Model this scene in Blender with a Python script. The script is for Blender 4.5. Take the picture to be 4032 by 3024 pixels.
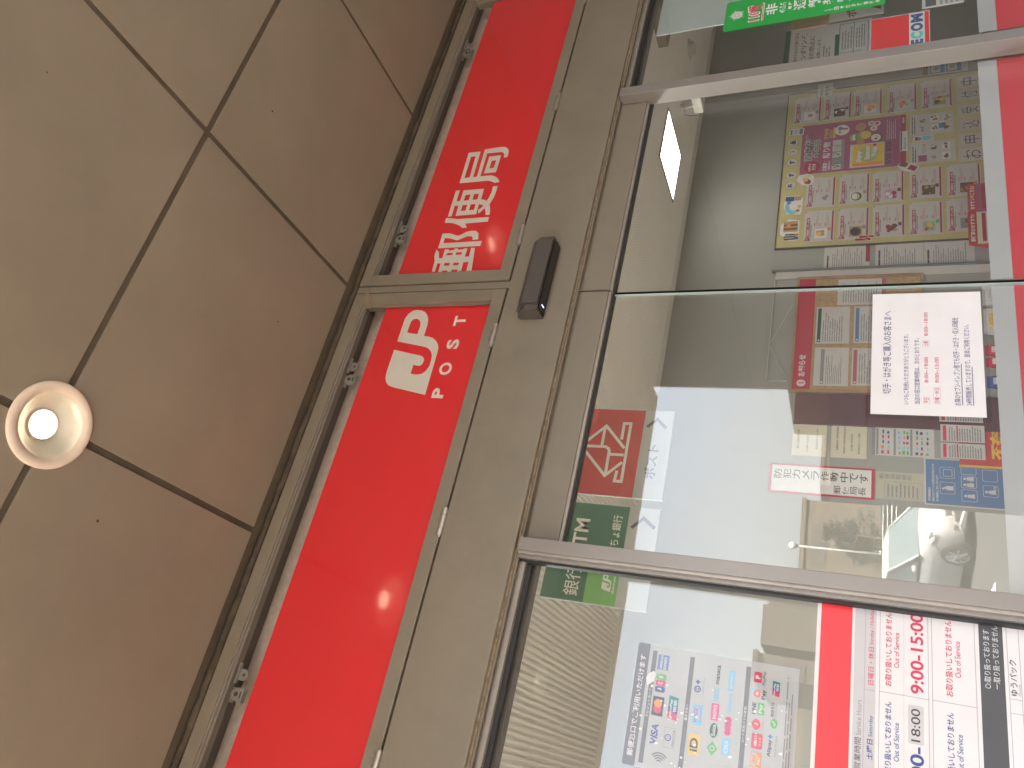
import bpy, bmesh, math, random
from mathutils import Vector, Matrix
random.seed(11)
for o in list(bpy.data.objects): bpy.data.objects.remove(o)
SC = bpy.context.scene
COL = SC.collection
PI = math.pi

# ------------------------------------------------------------------ camera
cam_d = bpy.data.cameras.new('camera'); cam = bpy.data.objects.new('camera', cam_d); COL.objects.link(cam)
cam_d.lens = 26.65; cam_d.sensor_width = 36.0; cam_d.sensor_fit = 'HORIZONTAL'
cam_d.clip_start = 0.05; cam_d.clip_end = 1500.0
RX = Vector((0.22147648, 0.36335106, -0.90494429))    # picture right (the photo is turned a quarter)
DN = Vector((-0.87540804, 0.4829569, -0.02033207))    # picture down
FW = Vector((0.42966142, 0.79669858, 0.42504404))     # view direction
cam.matrix_world = Matrix(((RX.x, -DN.x, -FW.x, 0.0), (RX.y, -DN.y, -FW.y, -1.54), (RX.z, -DN.z, -FW.z, 1.5), (0, 0, 0, 1)))
SC.camera = cam

# ------------------------------------------------------------------ sky, sun, exposure
SUN_EL, SUN_AZ = math.radians(52), math.radians(20)    # azimuth from +y towards +x: behind the post office
w = bpy.data.worlds.new('World'); SC.world = w; w.use_nodes = True
nt = w.node_tree
bg = nt.nodes['Background']
sky = nt.nodes.new('ShaderNodeTexSky'); sky.sky_type = 'NISHITA'; sky.sun_disc = False
sky.sun_elevation = SUN_EL; sky.sun_rotation = SUN_AZ
sky.air_density = 0.85; sky.dust_density = 10.0; sky.ozone_density = 1.0; sky.altitude = 0
tcw = nt.nodes.new('ShaderNodeTexCoord'); cn = nt.nodes.new('ShaderNodeTexNoise'); cn.inputs['Scale'].default_value = 3.0; cn.inputs['Detail'].default_value = 5.0
nt.links.new(tcw.outputs['Generated'], cn.inputs['Vector'])
cr = nt.nodes.new('ShaderNodeValToRGB'); cr.color_ramp.elements[0].position = 0.30; cr.color_ramp.elements[1].position = 0.70
cr.color_ramp.elements[0].color = (0.55, 0.55, 0.55, 1); cr.color_ramp.elements[1].color = (0.85, 0.85, 0.85, 1)
nt.links.new(cn.outputs['Fac'], cr.inputs['Fac'])
cm = nt.nodes.new('ShaderNodeMix'); cm.data_type = 'RGBA'      # thin bright cloud over the clear sky
nt.links.new(cr.outputs[0], cm.inputs['Factor']); nt.links.new(sky.outputs[0], cm.inputs['A']); cm.inputs['B'].default_value = (1.13, 1.155, 1.17, 1)
nt.links.new(cm.outputs['Result'], bg.inputs[0]); bg.inputs[1].default_value = 0.15
sl = bpy.data.lights.new('sun', 'SUN'); sl.energy = 2.5; sl.angle = math.radians(10.0); sl.color = (1.0, 0.91, 0.78)
so = bpy.data.objects.new('sun', sl); COL.objects.link(so)
sd = Vector((math.sin(SUN_AZ) * math.cos(SUN_EL), math.cos(SUN_AZ) * math.cos(SUN_EL), math.sin(SUN_EL)))
so.rotation_euler = sd.to_track_quat('Z', 'Y').to_euler(); so.location = sd * 60
SC.view_settings.view_transform = 'Standard'; SC.view_settings.look = 'None'
SC.view_settings.exposure = 4.68; SC.view_settings.gamma = 1.0
SC.cycles.max_bounces = 10; SC.cycles.diffuse_bounces = 5; SC.cycles.glossy_bounces = 5
SC.cycles.transparent_max_bounces = 24; SC.cycles.caustics_reflective = False; SC.cycles.caustics_refractive = False
SC.cycles.sample_clamp_indirect = 8.0

# ------------------------------------------------------------------ materials
def nodes(name):
    m = bpy.data.materials.new(name); m.use_nodes = True
    return m, m.node_tree.nodes, m.node_tree.links
def surf(name, col, rough=0.6, metal=0.0, var=0.12, scale=6.0, bump=0.0, bscale=60.0, stain=None, spec=0.5, stain_scale=1.6, stain_amt=0.5, specks=False):
    m, N, L = nodes(name); b = N['Principled BSDF']
    b.inputs['Roughness'].default_value = rough; b.inputs['Metallic'].default_value = metal
    b.inputs['Specular IOR Level'].default_value = spec
    tc = N.new('ShaderNodeTexCoord')
    n1 = N.new('ShaderNodeTexNoise'); n1.inputs['Scale'].default_value = scale; n1.inputs['Detail'].default_value = 6.0; n1.inputs['Roughness'].default_value = 0.65
    L.new(tc.outputs['Object'], n1.inputs['Vector'])
    r = N.new('ShaderNodeValToRGB'); c = Vector(col)
    r.color_ramp.elements[0].position = 0.3; r.color_ramp.elements[1].position = 0.72
    lo = c * (1 - var); hi = c * (1 + var)
    r.color_ramp.elements[0].color = (*lo, 1); r.color_ramp.elements[1].color = (min(hi.x, 1), min(hi.y, 1), min(hi.z, 1), 1)
    L.new(n1.outputs['Fac'], r.inputs['Fac']); out = r.outputs[0]
    if stain:
        n2 = N.new('ShaderNodeTexNoise'); n2.inputs['Scale'].default_value = stain_scale; n2.inputs['Detail'].default_value = 8.0; n2.inputs['Roughness'].default_value = 0.7
        L.new(tc.outputs['Object'], n2.inputs['Vector'])
        r2 = N.new('ShaderNodeValToRGB'); r2.color_ramp.elements[0].position = 0.52; r2.color_ramp.elements[1].position = 0.75
        r2.color_ramp.elements[1].color = (stain_amt, stain_amt, stain_amt, 1)
        L.new(n2.outputs['Fac'], r2.inputs['Fac'])
        mx = N.new('ShaderNodeMix'); mx.data_type = 'RGBA'
        L.new(r2.outputs[0], mx.inputs['Factor']); L.new(out, mx.inputs['A']); mx.inputs['B'].default_value = (*stain, 1)
        out = mx.outputs['Result']
    if specks:
        vo = N.new('ShaderNodeTexVoronoi'); vo.inputs['Scale'].default_value = 9.0; vo.inputs['Randomness'].default_value = 1.0
        L.new(tc.outputs['Object'], vo.inputs['Vector'])
        lt = N.new('ShaderNodeMath'); lt.operation = 'LESS_THAN'; L.new(vo.outputs['Distance'], lt.inputs[0]); lt.inputs[1].default_value = 0.028
        m3 = N.new('ShaderNodeMix'); m3.data_type = 'RGBA'; L.new(lt.outputs[0], m3.inputs['Factor']); L.new(out, m3.inputs['A']); m3.inputs['B'].default_value = (0.05, 0.035, 0.02, 1)
        out = m3.outputs['Result']
    L.new(out, b.inputs['Base Color'])
    if bump:
        n3 = N.new('ShaderNodeTexNoise'); n3.inputs['Scale'].default_value = bscale; n3.inputs['Detail'].default_value = 5.0
        L.new(tc.outputs['Object'], n3.inputs['Vector'])
        bp = N.new('ShaderNodeBump'); bp.inputs['Strength'].default_value = bump; bp.inputs['Distance'].default_value = 0.004
        L.new(n3.outputs['Fac'], bp.inputs['Height']); L.new(bp.outputs[0], b.inputs['Normal'])
    return m
def flat(name, col, rough=0.55, var=0.04):
    return surf(name, col, rough, 0.0, var, 14.0)
def emit(name, col, strength):
    m, N, L = nodes(name); b = N['Principled BSDF']
    b.inputs['Base Color'].default_value = (0.8, 0.8, 0.8, 1)
    b.inputs['Emission Color'].default_value = (*col, 1); b.inputs['Emission Strength'].default_value = strength
    return m
def glass(name, tint=(0.955, 0.98, 0.97), gain=1.0, ior=1.5, rough=0.0, dust_haze=0.0):
    m, N, L = nodes(name); N.remove(N['Principled BSDF'])
    g = N.new('ShaderNodeNewGeometry'); mx = N.new('ShaderNodeMix'); mx.data_type = 'FLOAT'
    L.new(g.outputs['Backfacing'], mx.inputs['Factor']); mx.inputs['A'].default_value = ior; mx.inputs['B'].default_value = 1 / ior
    fr = N.new('ShaderNodeFresnel'); L.new(mx.outputs['Result'], fr.inputs['IOR'])
    mu = N.new('ShaderNodeMath'); mu.operation = 'MULTIPLY'; mu.use_clamp = True; L.new(fr.outputs[0], mu.inputs[0]); mu.inputs[1].default_value = gain
    t = N.new('ShaderNodeBsdfTransparent'); t.inputs[0].default_value = (*tint, 1)
    gl = N.new('ShaderNodeBsdfGlossy'); gl.inputs['Roughness'].default_value = rough; gl.inputs[0].default_value = (1, 1, 1, 1)
    ms = N.new('ShaderNodeMixShader'); L.new(mu.outputs[0], ms.inputs[0]); L.new(t.outputs[0], ms.inputs[1]); L.new(gl.outputs[0], ms.inputs[2])
    last = ms
    if dust_haze:      # thin dusty film; its pale tone also stands in for milky haze
        tc = N.new('ShaderNodeTexCoord'); nz = N.new('ShaderNodeTexNoise'); nz.inputs['Scale'].default_value = 2.2; nz.inputs['Detail'].default_value = 5.0
        L.new(tc.outputs['Object'], nz.inputs['Vector']); mm = N.new('ShaderNodeMath'); mm.operation = 'MULTIPLY'; L.new(nz.outputs['Fac'], mm.inputs[0]); mm.inputs[1].default_value = dust_haze * 2
        df = N.new('ShaderNodeBsdfDiffuse'); df.inputs[0].default_value = (0.78, 0.76, 0.74, 1)
        last = N.new('ShaderNodeMixShader'); L.new(mm.outputs[0], last.inputs[0]); L.new(ms.outputs[0], last.inputs[1]); L.new(df.outputs[0], last.inputs[2])
    L.new(last.outputs[0], N['Material Output'].inputs[0])
    return m

X = {}
X['ceil'] = surf('ceiling_board', (0.268, 0.224, 0.168), 0.75, 0, 0.10, 3.0, 0.06, 220, stain=(0.24, 0.194, 0.142), stain_scale=1.3, stain_amt=0.5, specks=True)
X['gap'] = surf('joint_gap', (0.10, 0.075, 0.05), 0.9, 0, 0.3, 20)
X['caulk'] = surf('dirty_caulk', (0.075, 0.055, 0.036), 0.85, 0, 0.45, 22, 0.5, 90, stain=(0.03, 0.022, 0.016), stain_scale=18, stain_amt=0.7)
X['metal'] = surf('bronze_grey_metal', (0.226, 0.194, 0.15), 0.42, 0.0, 0.07, 9, 0.03, 400, stain=(0.172, 0.144, 0.110), stain_scale=2.5, stain_amt=0.4)
X['bead'] = surf('glazing_bead', (0.36, 0.32, 0.28), 0.35, 0.35, 0.1, 12)
X['steel'] = surf('satin_stainless', (0.52, 0.48, 0.43), 0.33, 0.75, 0.08, 7, 0.02, 300)
X['worn'] = surf('worn_paint_edge', (0.42, 0.33, 0.22), 0.5, 0.2, 0.5, 60)
X['darkmetal'] = surf('dark_frame', (0.075, 0.06, 0.052), 0.5, 0.0, 0.15, 10)
X['gasket'] = surf('black_gasket', (0.02, 0.02, 0.02), 0.6)
X['stucco'] = surf('rough_mortar', (0.58, 0.50, 0.43), 0.9, 0, 0.15, 40, 1.0, 55)
X['red'] = surf('red_sign_film', (0.88, 0.026, 0.038), 0.30, 0, 0.03, 2)
X['white_l'] = flat('cream_letter', (0.82, 0.78, 0.70), 0.4)
X['red_band'] = surf('red_window_film', (0.70, 0.028, 0.045), 0.4, 0, 0.03, 3)
X['frost'] = surf('frosted_film', (0.50, 0.455, 0.455), 0.5, 0, 0.08, 2.5)
X['glass'] = glass('clear_glass', gain=1.5, dust_haze=0.013)
X['glass_up'] = glass('transom_glass', (0.985, 0.985, 0.985), rough=0.085)
X['acryl'] = glass('clear_acrylic', (0.93, 0.95, 0.93), 0.9)
X['edge'] = surf('bright_glass_edge', (0.46, 0.52, 0.50), 0.15, 0, 0.05, 5)
X['black'] = surf('black_plastic', (0.085, 0.077, 0.068), 0.42, 0, 0.1, 20)
X['blackgloss'] = surf('black_lens', (0.006, 0.006, 0.008), 0.12)
X['paper'] = flat('white_paper', (0.74, 0.70, 0.685), 0.6)
X['paper2'] = flat('grey_white_paper', (0.58, 0.53, 0.51), 0.65)
X['cream'] = flat('cream_paper', (0.66, 0.60, 0.47), 0.65)
X['ink'] = flat('dark_ink', (0.03, 0.028, 0.04), 0.5)
X['inkb'] = flat('blue_violet_ink', (0.06, 0.05, 0.16), 0.5)
X['navy'] = flat('navy_ink', (0.045, 0.075, 0.25), 0.5)
X['crim'] = flat('crimson_ink', (0.62, 0.04, 0.10), 0.5)
X['maroon'] = flat('maroon_ink', (0.33, 0.02, 0.05), 0.5)
X['grey1'] = flat('light_grey_print', (0.55, 0.52, 0.52), 0.5)
X['grey2'] = flat('mid_grey_print', (0.26, 0.25, 0.25), 0.5)
X['grey3'] = flat('charcoal_print', (0.07, 0.07, 0.075), 0.5)
X['line'] = flat('table_line', (0.34, 0.32, 0.35), 0.5)
X['yellow'] = surf('yellow_paper', (0.53, 0.455, 0.20), 0.7, 0, 0.12, 5)
X['pink'] = flat('magenta_print', (0.36, 0.08, 0.18), 0.5)
X['gold'] = flat('gold_print', (0.75, 0.48, 0.06), 0.45)
X['gdark'] = surf('dark_green_acrylic', (0.032, 0.145, 0.088), 0.25, 0, 0.04, 4)
X['gmid'] = surf('leaf_green_acrylic', (0.17, 0.42, 0.12), 0.25, 0, 0.04, 4)
X['green'] = surf('green_sticker', (0.03, 0.36, 0.07), 0.35, 0, 0.03, 4)
X['rsign'] = surf('brick_red_acrylic', (0.50, 0.052, 0.048), 0.22, 0, 0.04, 4)
X['blue'] = flat('blue_print', (0.10, 0.20, 0.40), 0.5)
X['sky_b'] = flat('light_blue_print', (0.20, 0.50, 0.72), 0.5)
X['teal'] = flat('teal_print', (0.015, 0.20, 0.21), 0.5)
X['leafp'] = flat('green_print', (0.10, 0.42, 0.10), 0.5)
X['orange'] = flat('orange_print', (0.80, 0.26, 0.03), 0.5)
X['brown'] = flat('brown_print', (0.13, 0.055, 0.025), 0.5)
X['tan'] = flat('tan_print', (0.45, 0.28, 0.12), 0.5)
X['dkgreen'] = flat('bottle_green_print', (0.012, 0.075, 0.045), 0.5)
X['cork'] = surf('cork_board', (0.42, 0.27, 0.13), 0.85, 0, 0.25, 50, 0.3, 120)
X['oak'] = surf('oak_trim', (0.38, 0.22, 0.11), 0.5, 0, 0.2, 12)
X['iwall'] = surf('interior_wall', (0.34, 0.326, 0.298), 0.7, 0, 0.04, 3)
X['iwall_m'] = surf('maroon_panel', (0.10, 0.025, 0.035), 0.5, 0, 0.1, 4)
X['iceil'] = surf('ribbed_ceiling', (0.80, 0.765, 0.71), 0.7, 0, 0.04, 4)
X['ifloor'] = surf('interior_floor', (0.72, 0.68, 0.62), 0.4, 0, 0.1, 3)
X['lampw'] = surf('lamp_reflector', (0.68, 0.64, 0.54), 0.36, 0.3, 0.08, 9)
X['ring'] = surf('lamp_trim', (0.82, 0.69, 0.56), 0.45, 0, 0.06, 20)
X['bulb'] = emit('lamp_light', (1.0, 0.84, 0.58), 0.30)
X['led'] = emit('led_panel_light', (1.0, 0.96, 0.89), 0.62)
X['led_fill'] = emit('added_fill_panel', (1.0, 0.97, 0.93), 2.5)  # stronger glow for the added unseen lamps that brighten the room
X['led_blue'] = emit('indicator_light', (0.25, 0.25, 1.0), 0.5)
X['plaster'] = surf('cement_render', (0.17, 0.165, 0.155), 0.85, 0, 0.10, 3, 0.3, 60, stain=(0.12, 0.115, 0.105), stain_scale=1.5, stain_amt=0.5)
X['tanp'] = surf('tan_render', (0.27, 0.225, 0.155), 0.8, 0, 0.1, 3)
X['pave'] = surf('stone_paving', (0.52, 0.43, 0.33), 0.8, 0, 0.12, 4, 0.2, 40)
X['asph'] = surf('asphalt', (0.060, 0.060, 0.058), 0.9, 0, 0.2, 30, 0.3, 90)
X['conc'] = surf('concrete', (0.22, 0.205, 0.185), 0.85, 0, 0.12, 3)
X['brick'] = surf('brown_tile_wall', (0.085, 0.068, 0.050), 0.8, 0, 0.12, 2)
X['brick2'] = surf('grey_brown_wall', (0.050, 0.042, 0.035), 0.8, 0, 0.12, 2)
X['window'] = surf('dark_window', (0.055, 0.065, 0.075), 0.15, 0, 0.2, 3)
X['carp'] = surf('white_car_paint', (0.30, 0.30, 0.30), 0.22, 0, 0.02, 3)
X['carg'] = surf('car_glass', (0.10, 0.13, 0.14), 0.08, 0, 0.1, 3)
X['tyre'] = surf('tyre_rubber', (0.02, 0.02, 0.02), 0.8)
X['chrome'] = surf('alloy', (0.55, 0.55, 0.55), 0.25, 0.9)
X['globe'] = surf('opal_globe', (0.62, 0.64, 0.64), 0.2)
X['galv'] = surf('galvanised_steel', (0.22, 0.225, 0.225), 0.5, 0.3)
X['leaf'] = surf('pine_foliage', (0.03, 0.042, 0.028), 0.8, 0, 0.35, 8)
X['bark'] = surf('bark', (0.10, 0.07, 0.045), 0.9, 0, 0.2, 10)
X['web'] = surf('cobweb_threads', (0.36, 0.28, 0.20), 0.9)
X['thread'] = surf('pale_cord', (0.55, 0.52, 0.48), 0.8)

X['post'] = surf('satin_post_metal', (0.27, 0.243, 0.22), 0.36, 0.2, 0.05, 6, 0.015, 300)
X['galv2'] = surf('zinc_catch', (0.36, 0.35, 0.31), 0.38, 0.25, 0.12, 25)
X['gapd'] = surf('joint_backing', (0.115, 0.088, 0.060), 0.85, 0, 0.25, 12)
X['lamin'] = glass('laminate', (0.80, 0.82, 0.82), 1.2)
X['lamin2'] = glass('sheet_laminate', (0.98, 0.98, 0.98), 0.6)
X['sheetw'] = flat('pale_sheet', (0.47, 0.47, 0.46), 0.5)
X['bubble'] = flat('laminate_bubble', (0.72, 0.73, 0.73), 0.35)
X['barg'] = flat('sheet_bar_grey', (0.13, 0.13, 0.14), 0.5)
X['paper2b'] = flat('dull_white_paper', (0.58, 0.55, 0.54), 0.6)
X['backpaper'] = flat('pale_board_back', (0.50, 0.53, 0.51), 0.7, 0.06)
X['sred'] = flat('signal_red', (0.85, 0.012, 0.018), 0.4)
X['cyan'] = flat('turquoise_letter', (0.08, 0.62, 0.55), 0.4)
X['ghost'] = flat('white_acrylic', (0.46, 0.45, 0.44), 0.3)
X['letterw'] = flat('ivory_letter', (0.72, 0.70, 0.65), 0.35)
X['maroon2'] = flat('wine_red_print', (0.36, 0.018, 0.05), 0.5)
X['pink2'] = flat('hot_pink_print', (0.66, 0.07, 0.25), 0.5)
X['pink3'] = flat('pale_pink_print', (0.60, 0.34, 0.42), 0.5)
X['pink4'] = flat('rose_print', (0.48, 0.22, 0.24), 0.5)
X['sky_b2'] = flat('pale_teal_print', (0.34, 0.46, 0.44), 0.5)
X['orange2'] = flat('vermilion_print', (0.75, 0.10, 0.04), 0.5)
X['orange3'] = flat('citrus_print', (0.66, 0.32, 0.12), 0.5)
X['leafp2'] = flat('lime_print', (0.38, 0.46, 0.16), 0.5)
X['dkgreen2'] = flat('title_green_print', (0.03, 0.13, 0.05), 0.5)
X['rbanner'] = flat('banner_red', (0.50, 0.02, 0.05), 0.5)
X['pinkw'] = flat('pinkish_letter', (0.72, 0.62, 0.60), 0.5)
X['rose'] = flat('rose_heading', (0.45, 0.09, 0.12), 0.5)
X['hred'] = flat('pamphlet_red', (0.58, 0.05, 0.05), 0.5)
X['hred2'] = flat('pamphlet_brick', (0.50, 0.04, 0.035), 0.5)
X['cream2'] = flat('tan_paper', (0.48, 0.44, 0.34), 0.6)
X['blue2'] = flat('poster_blue', (0.11, 0.19, 0.36), 0.5)
X['iceil2'] = flat('ivory_plastic', (0.62, 0.58, 0.50), 0.45)
RIB = 0.0295

# ------------------------------------------------------------------ mesh helpers
FONT_CACHE = {}
_fc = bpy.data.curves.new('glyphs', 'FONT'); _fo = bpy.data.objects.new('glyphs', _fc); COL.objects.link(_fo)
def glyphs(s, bold):
    k = (s, bold)
    if k not in FONT_CACHE:
        _fc.body = s; _fc.offset = bold; _fc.align_x = 'LEFT'; _fc.space_line = 1.0
        bpy.context.view_layer.update()
        me = bpy.data.meshes.new_from_object(_fo.evaluated_get(bpy.context.evaluated_depsgraph_get()))
        vs = [(v.co.x, v.co.y) for v in me.vertices]; fs = [tuple(p.vertices) for p in me.polygons]
        bpy.data.meshes.remove(me); FONT_CACHE[k] = (vs, fs)
    return FONT_CACHE[k]
def outline_mesh(loops):
    """fill of outlines with holes: list of loops of 2-D points, even-odd"""
    cu = bpy.data.curves.new('outline', 'CURVE'); cu.dimensions = '2D'; cu.fill_mode = 'BOTH'
    for lp in loops:
        sp = cu.splines.new('POLY'); sp.points.add(len(lp) - 1); sp.use_cyclic_u = True
        for p, q in zip(sp.points, lp): p.co = (q[0] * 100, q[1] * 100, 0, 1)
    ob = bpy.data.objects.new('outline', cu); COL.objects.link(ob); bpy.context.view_layer.update()
    me = bpy.data.meshes.new_from_object(ob.evaluated_get(bpy.context.evaluated_depsgraph_get()))
    vs = [(v.co.x / 100, v.co.y / 100) for v in me.vertices]; fs = [tuple(p.vertices) for p in me.polygons]
    bpy.data.objects.remove(ob); bpy.data.meshes.remove(me)
    return vs, fs

class MB:
    def __init__(s): s.v = []; s.f = []; s.m = []; s.mats = []
    def mi(s, mat):
        mat = X[mat]
        if mat not in s.mats: s.mats.append(mat)
        return s.mats.index(mat)
    def add(s, vs, fs, mat):
        b = len(s.v); i = s.mi(mat); s.v += [tuple(v) for v in vs]
        for f in fs: s.f.append(tuple(b + k for k in f)); s.m.append(i)
        return s
    def box(s, x0, x1, y0, y1, z0, z1, mat):
        vs = [(x, y, z) for x in (x0, x1) for y in (y0, y1) for z in (z0, z1)]
        return s.add(vs, [(0, 1, 3, 2), (4, 6, 7, 5), (0, 4, 5, 1), (2, 3, 7, 6), (0, 2, 6, 4), (1, 5, 7, 3)], mat)
    def bev(s, x0, x1, y0, y1, z0, z1, mat, r=0.003):
        """box with chamfered edges"""
        bm = bmesh.new(); bmesh.ops.create_cube(bm, size=1)
        for v in bm.verts: v.co = Vector(((x0 + x1) / 2 + v.co.x * (x1 - x0), (y0 + y1) / 2 + v.co.y * (y1 - y0), (z0 + z1) / 2 + v.co.z * (z1 - z0)))
        bmesh.ops.bevel(bm, geom=list(bm.edges), offset=r, segments=2, affect='EDGES', profile=0.6)
        bm.verts.index_update()
        s.add([v.co[:] for v in bm.verts], [[v.index for v in f.verts] for f in bm.faces], mat); bm.free(); return s
    def rect(s, x0, x1, z0, z1, y, mat):
        return s.add([(x0, y, z0), (x1, y, z0), (x1, y, z1), (x0, y, z1)], [(0, 1, 2, 3)], mat)
    def rrect(s, x0, x1, z0, z1, y, mat, r):
        pts = []
        for cx, cz, a in ((x1 - r, z1 - r, 0), (x0 + r, z1 - r, 90), (x0 + r, z0 + r, 180), (x1 - r, z0 + r, 270)):
            for k in range(5):
                t = math.radians(a + 22.5 * k); pts.append((cx + r * math.cos(t), cz + r * math.sin(t)))
        return s.poly(pts, y, mat)
    def poly(s, pts, y, mat):
        n = len(pts); a = sum(pts[i][0] * pts[(i + 1) % n][1] - pts[(i + 1) % n][0] * pts[i][1] for i in range(n))
        if a < 0: pts = pts[::-1]
        return s.add([(p[0], y, p[1]) for p in pts], [tuple(range(n))], mat)
    def disc(s, cx, cz, rx, y, mat, rz=None, n=20):
        rz = rz or rx
        return s.poly([(cx + rx * math.cos(2 * PI * k / n), cz + rz * math.sin(2 * PI * k / n)) for k in range(n)], y, mat)
    def ring2(s, cx, cz, r0, r1, y, mat, n=20, a0=0, a1=360, e=1.0):
        vs = []; fs = []
        for k in range(n + 1):
            t = math.radians(a0 + (a1 - a0) * k / n)
            for r in (r0, r1): vs.append((cx + r * math.cos(t), y, cz + r * e * math.sin(t)))
        for k in range(n): fs.append((2 * k, 2 * k + 1, 2 * k + 3, 2 * k + 2))
        return s.add(vs, fs, mat)
    def frame2(s, x0, x1, z0, z1, t, y, mat):
        s.rect(x0, x1, z0, z0 + t, y, mat); s.rect(x0, x1, z1 - t, z1, y, mat)
        s.rect(x0, x0 + t, z0 + t, z1 - t, y, mat); s.rect(x1 - t, x1, z0 + t, z1 - t, y, mat); return s
    def stroke(s, pts, t, y, mat):
        for k, (p, q) in enumerate(zip(pts, pts[1:])):
            d = Vector((q[0] - p[0], q[1] - p[1])); 
            if d.length < 1e-6: continue
            d.normalize(); n = Vector((-d.y, d.x)) * t / 2; e = d * t * 0.42
            a = Vector(p) - (e if k else e * 0.2); b = Vector(q) + e
            s.poly([tuple(a - n), tuple(b - n), tuple(b + n), tuple(a + n)], y - 0.00005 * k, mat)
        return s
    def text(s, body, x0, x1, z0, z1, y, mat, bold=0.0, slant=0.0, fit=True):
        vs, fs = glyphs(body, bold)
        if not vs: return s
        ax, bx = min(v[0] for v in vs), max(v[0] for v in vs); ay, by = min(v[1] for v in vs), max(v[1] for v in vs)
        sx = (x1 - x0) / max(bx - ax, 1e-6); sz = (z1 - z0) / max(by - ay, 1e-6)
        if not fit: sx = sz = min(sx, sz)
        return s.add([(x0 + (v[0] - ax) * sx + slant * (v[1] - ay) * sz, y, z0 + (v[1] - ay) * sz) for v in vs], fs, mat)
    def column(s, body, x0, x1, z0, z1, y, mat, bold=0.0):
        h = (z1 - z0) / len(body)
        for k, ch in enumerate(body):
            zt = z1 - h * k
            s.text(ch, x0, x1, zt - h * 0.92, zt - h * 0.06, y, mat, bold)
        return s
    def shape(s, vf, y, mat, fn=None):
        vs, fs = vf
        out = [(fn(v) if fn else v) for v in vs]
        return s.add([(p[0], y, p[1]) for p in out], fs, mat)
    def lines(s, x0, x1, z0, z1, n, y, mat, fill=0.5, rnd=0.5, words=3):
        """unreadably small print: rows of short dashes"""
        h = (z1 - z0) / n
        for k in range(n):
            zc = z1 - h * (k + 0.5); xe = x1 - (x1 - x0) * rnd * random.random(); x = x0
            while x < xe - 1e-4:
                l = (x1 - x0) * random.uniform(0.5, 1.5) / words; q = min(x + l, xe)
                s.rect(x, q, zc - h * fill / 2, zc + h * fill / 2, y, mat); x = q + (x1 - x0) * 0.025
        return s
    def tube(s, pts, r, mat, n=8, taper=None):
        vs = []; fs = []; P = [Vector(p) for p in pts]
        for k, p in enumerate(P):
            d = (P[min(k + 1, len(P) - 1)] - P[max(k - 1, 0)]).normalized()
            a = d.orthogonal().normalized(); b = d.cross(a); rr = r if taper is None else r * taper[k]
            for j in range(n):
                t = 2 * PI * j / n; vs.append(p + (a * math.cos(t) + b * math.sin(t)) * rr)
        for k in range(len(P) - 1):
            for j in range(n): fs.append((k * n + j, k * n + (j + 1) % n, (k + 1) * n + (j + 1) % n, (k + 1) * n + j))
        fs.append(tuple(range(n))[::-1]); fs.append(tuple((len(P) - 1) * n + j for j in range(n)))
        return s.add(vs, fs, mat)
    def lathe(s, cx, cy, prof, mat, n=40, z0=0.0):
        vs = []; fs = []
        for r, z in prof:
            for j in range(n):
                t = 2 * PI * j / n; vs.append((cx + r * math.cos(t), cy + r * math.sin(t), z + z0))
        for k in range(len(prof) - 1):
            for j in range(n): fs.append((k * n + j, k * n + (j + 1) % n, (k + 1) * n + (j + 1) % n, (k + 1) * n + j))
        return s.add(vs, fs, mat)
    def prism(s, prof, x0, x1, mat):
        """profile in (y, z) swept along x"""
        n = len(prof); vs = [(x, p[0], p[1]) for x in (x0, x1) for p in prof]
        fs = [(k, (k + 1) % n, n + (k + 1) % n, n + k) for k in range(n)] + [tuple(range(n))[::-1], tuple(range(n, 2 * n))]
        return s.add(vs, fs, mat)
    def build(s, name, parent=None, smooth=False, origin=None):
        root = parent
        while root is not None and root.parent is not None: root = root.parent
        if root is not None: org = Vector(root.location)
        elif origin is not None: org = Vector(origin)
        else:
            xs, ys, zs = zip(*s.v); org = Vector(((min(xs) + max(xs)) / 2, (min(ys) + max(ys)) / 2, min(zs)))
        me = bpy.data.meshes.new(name)
        me.from_pydata([tuple(Vector(v) - org) for v in s.v], [], s.f)
        for m in s.mats: me.materials.append(m)
        me.polygons.foreach_set('material_index', s.m)
        if smooth: me.polygons.foreach_set('use_smooth', [True] * len(me.polygons))
        me.update()
        o = bpy.data.objects.new(name, me); COL.objects.link(o)
        if parent is not None: o.parent = parent
        else: o.location = org
        return o
def tag(o, label, cat, group=None):
    o['label'] = label; o['category'] = cat
    if group: o['group'] = group
    return o
def thing(name, label, cat, loc, group=None):
    o = bpy.data.objects.new(name, None); o.empty_display_size = 0.1; COL.objects.link(o); o.location = loc
    return tag(o, label, cat, group)
def struct(o):
    o['kind'] = 'structure'; return o
def sheet(mb, x0, x1, z0, z1, y, mat, t=0.0008):
    """a sheet of paper, its face at y - t"""
    mb.box(x0, x1, y - t, y, z0, z1, mat); return y - t - 0.0004

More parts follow.
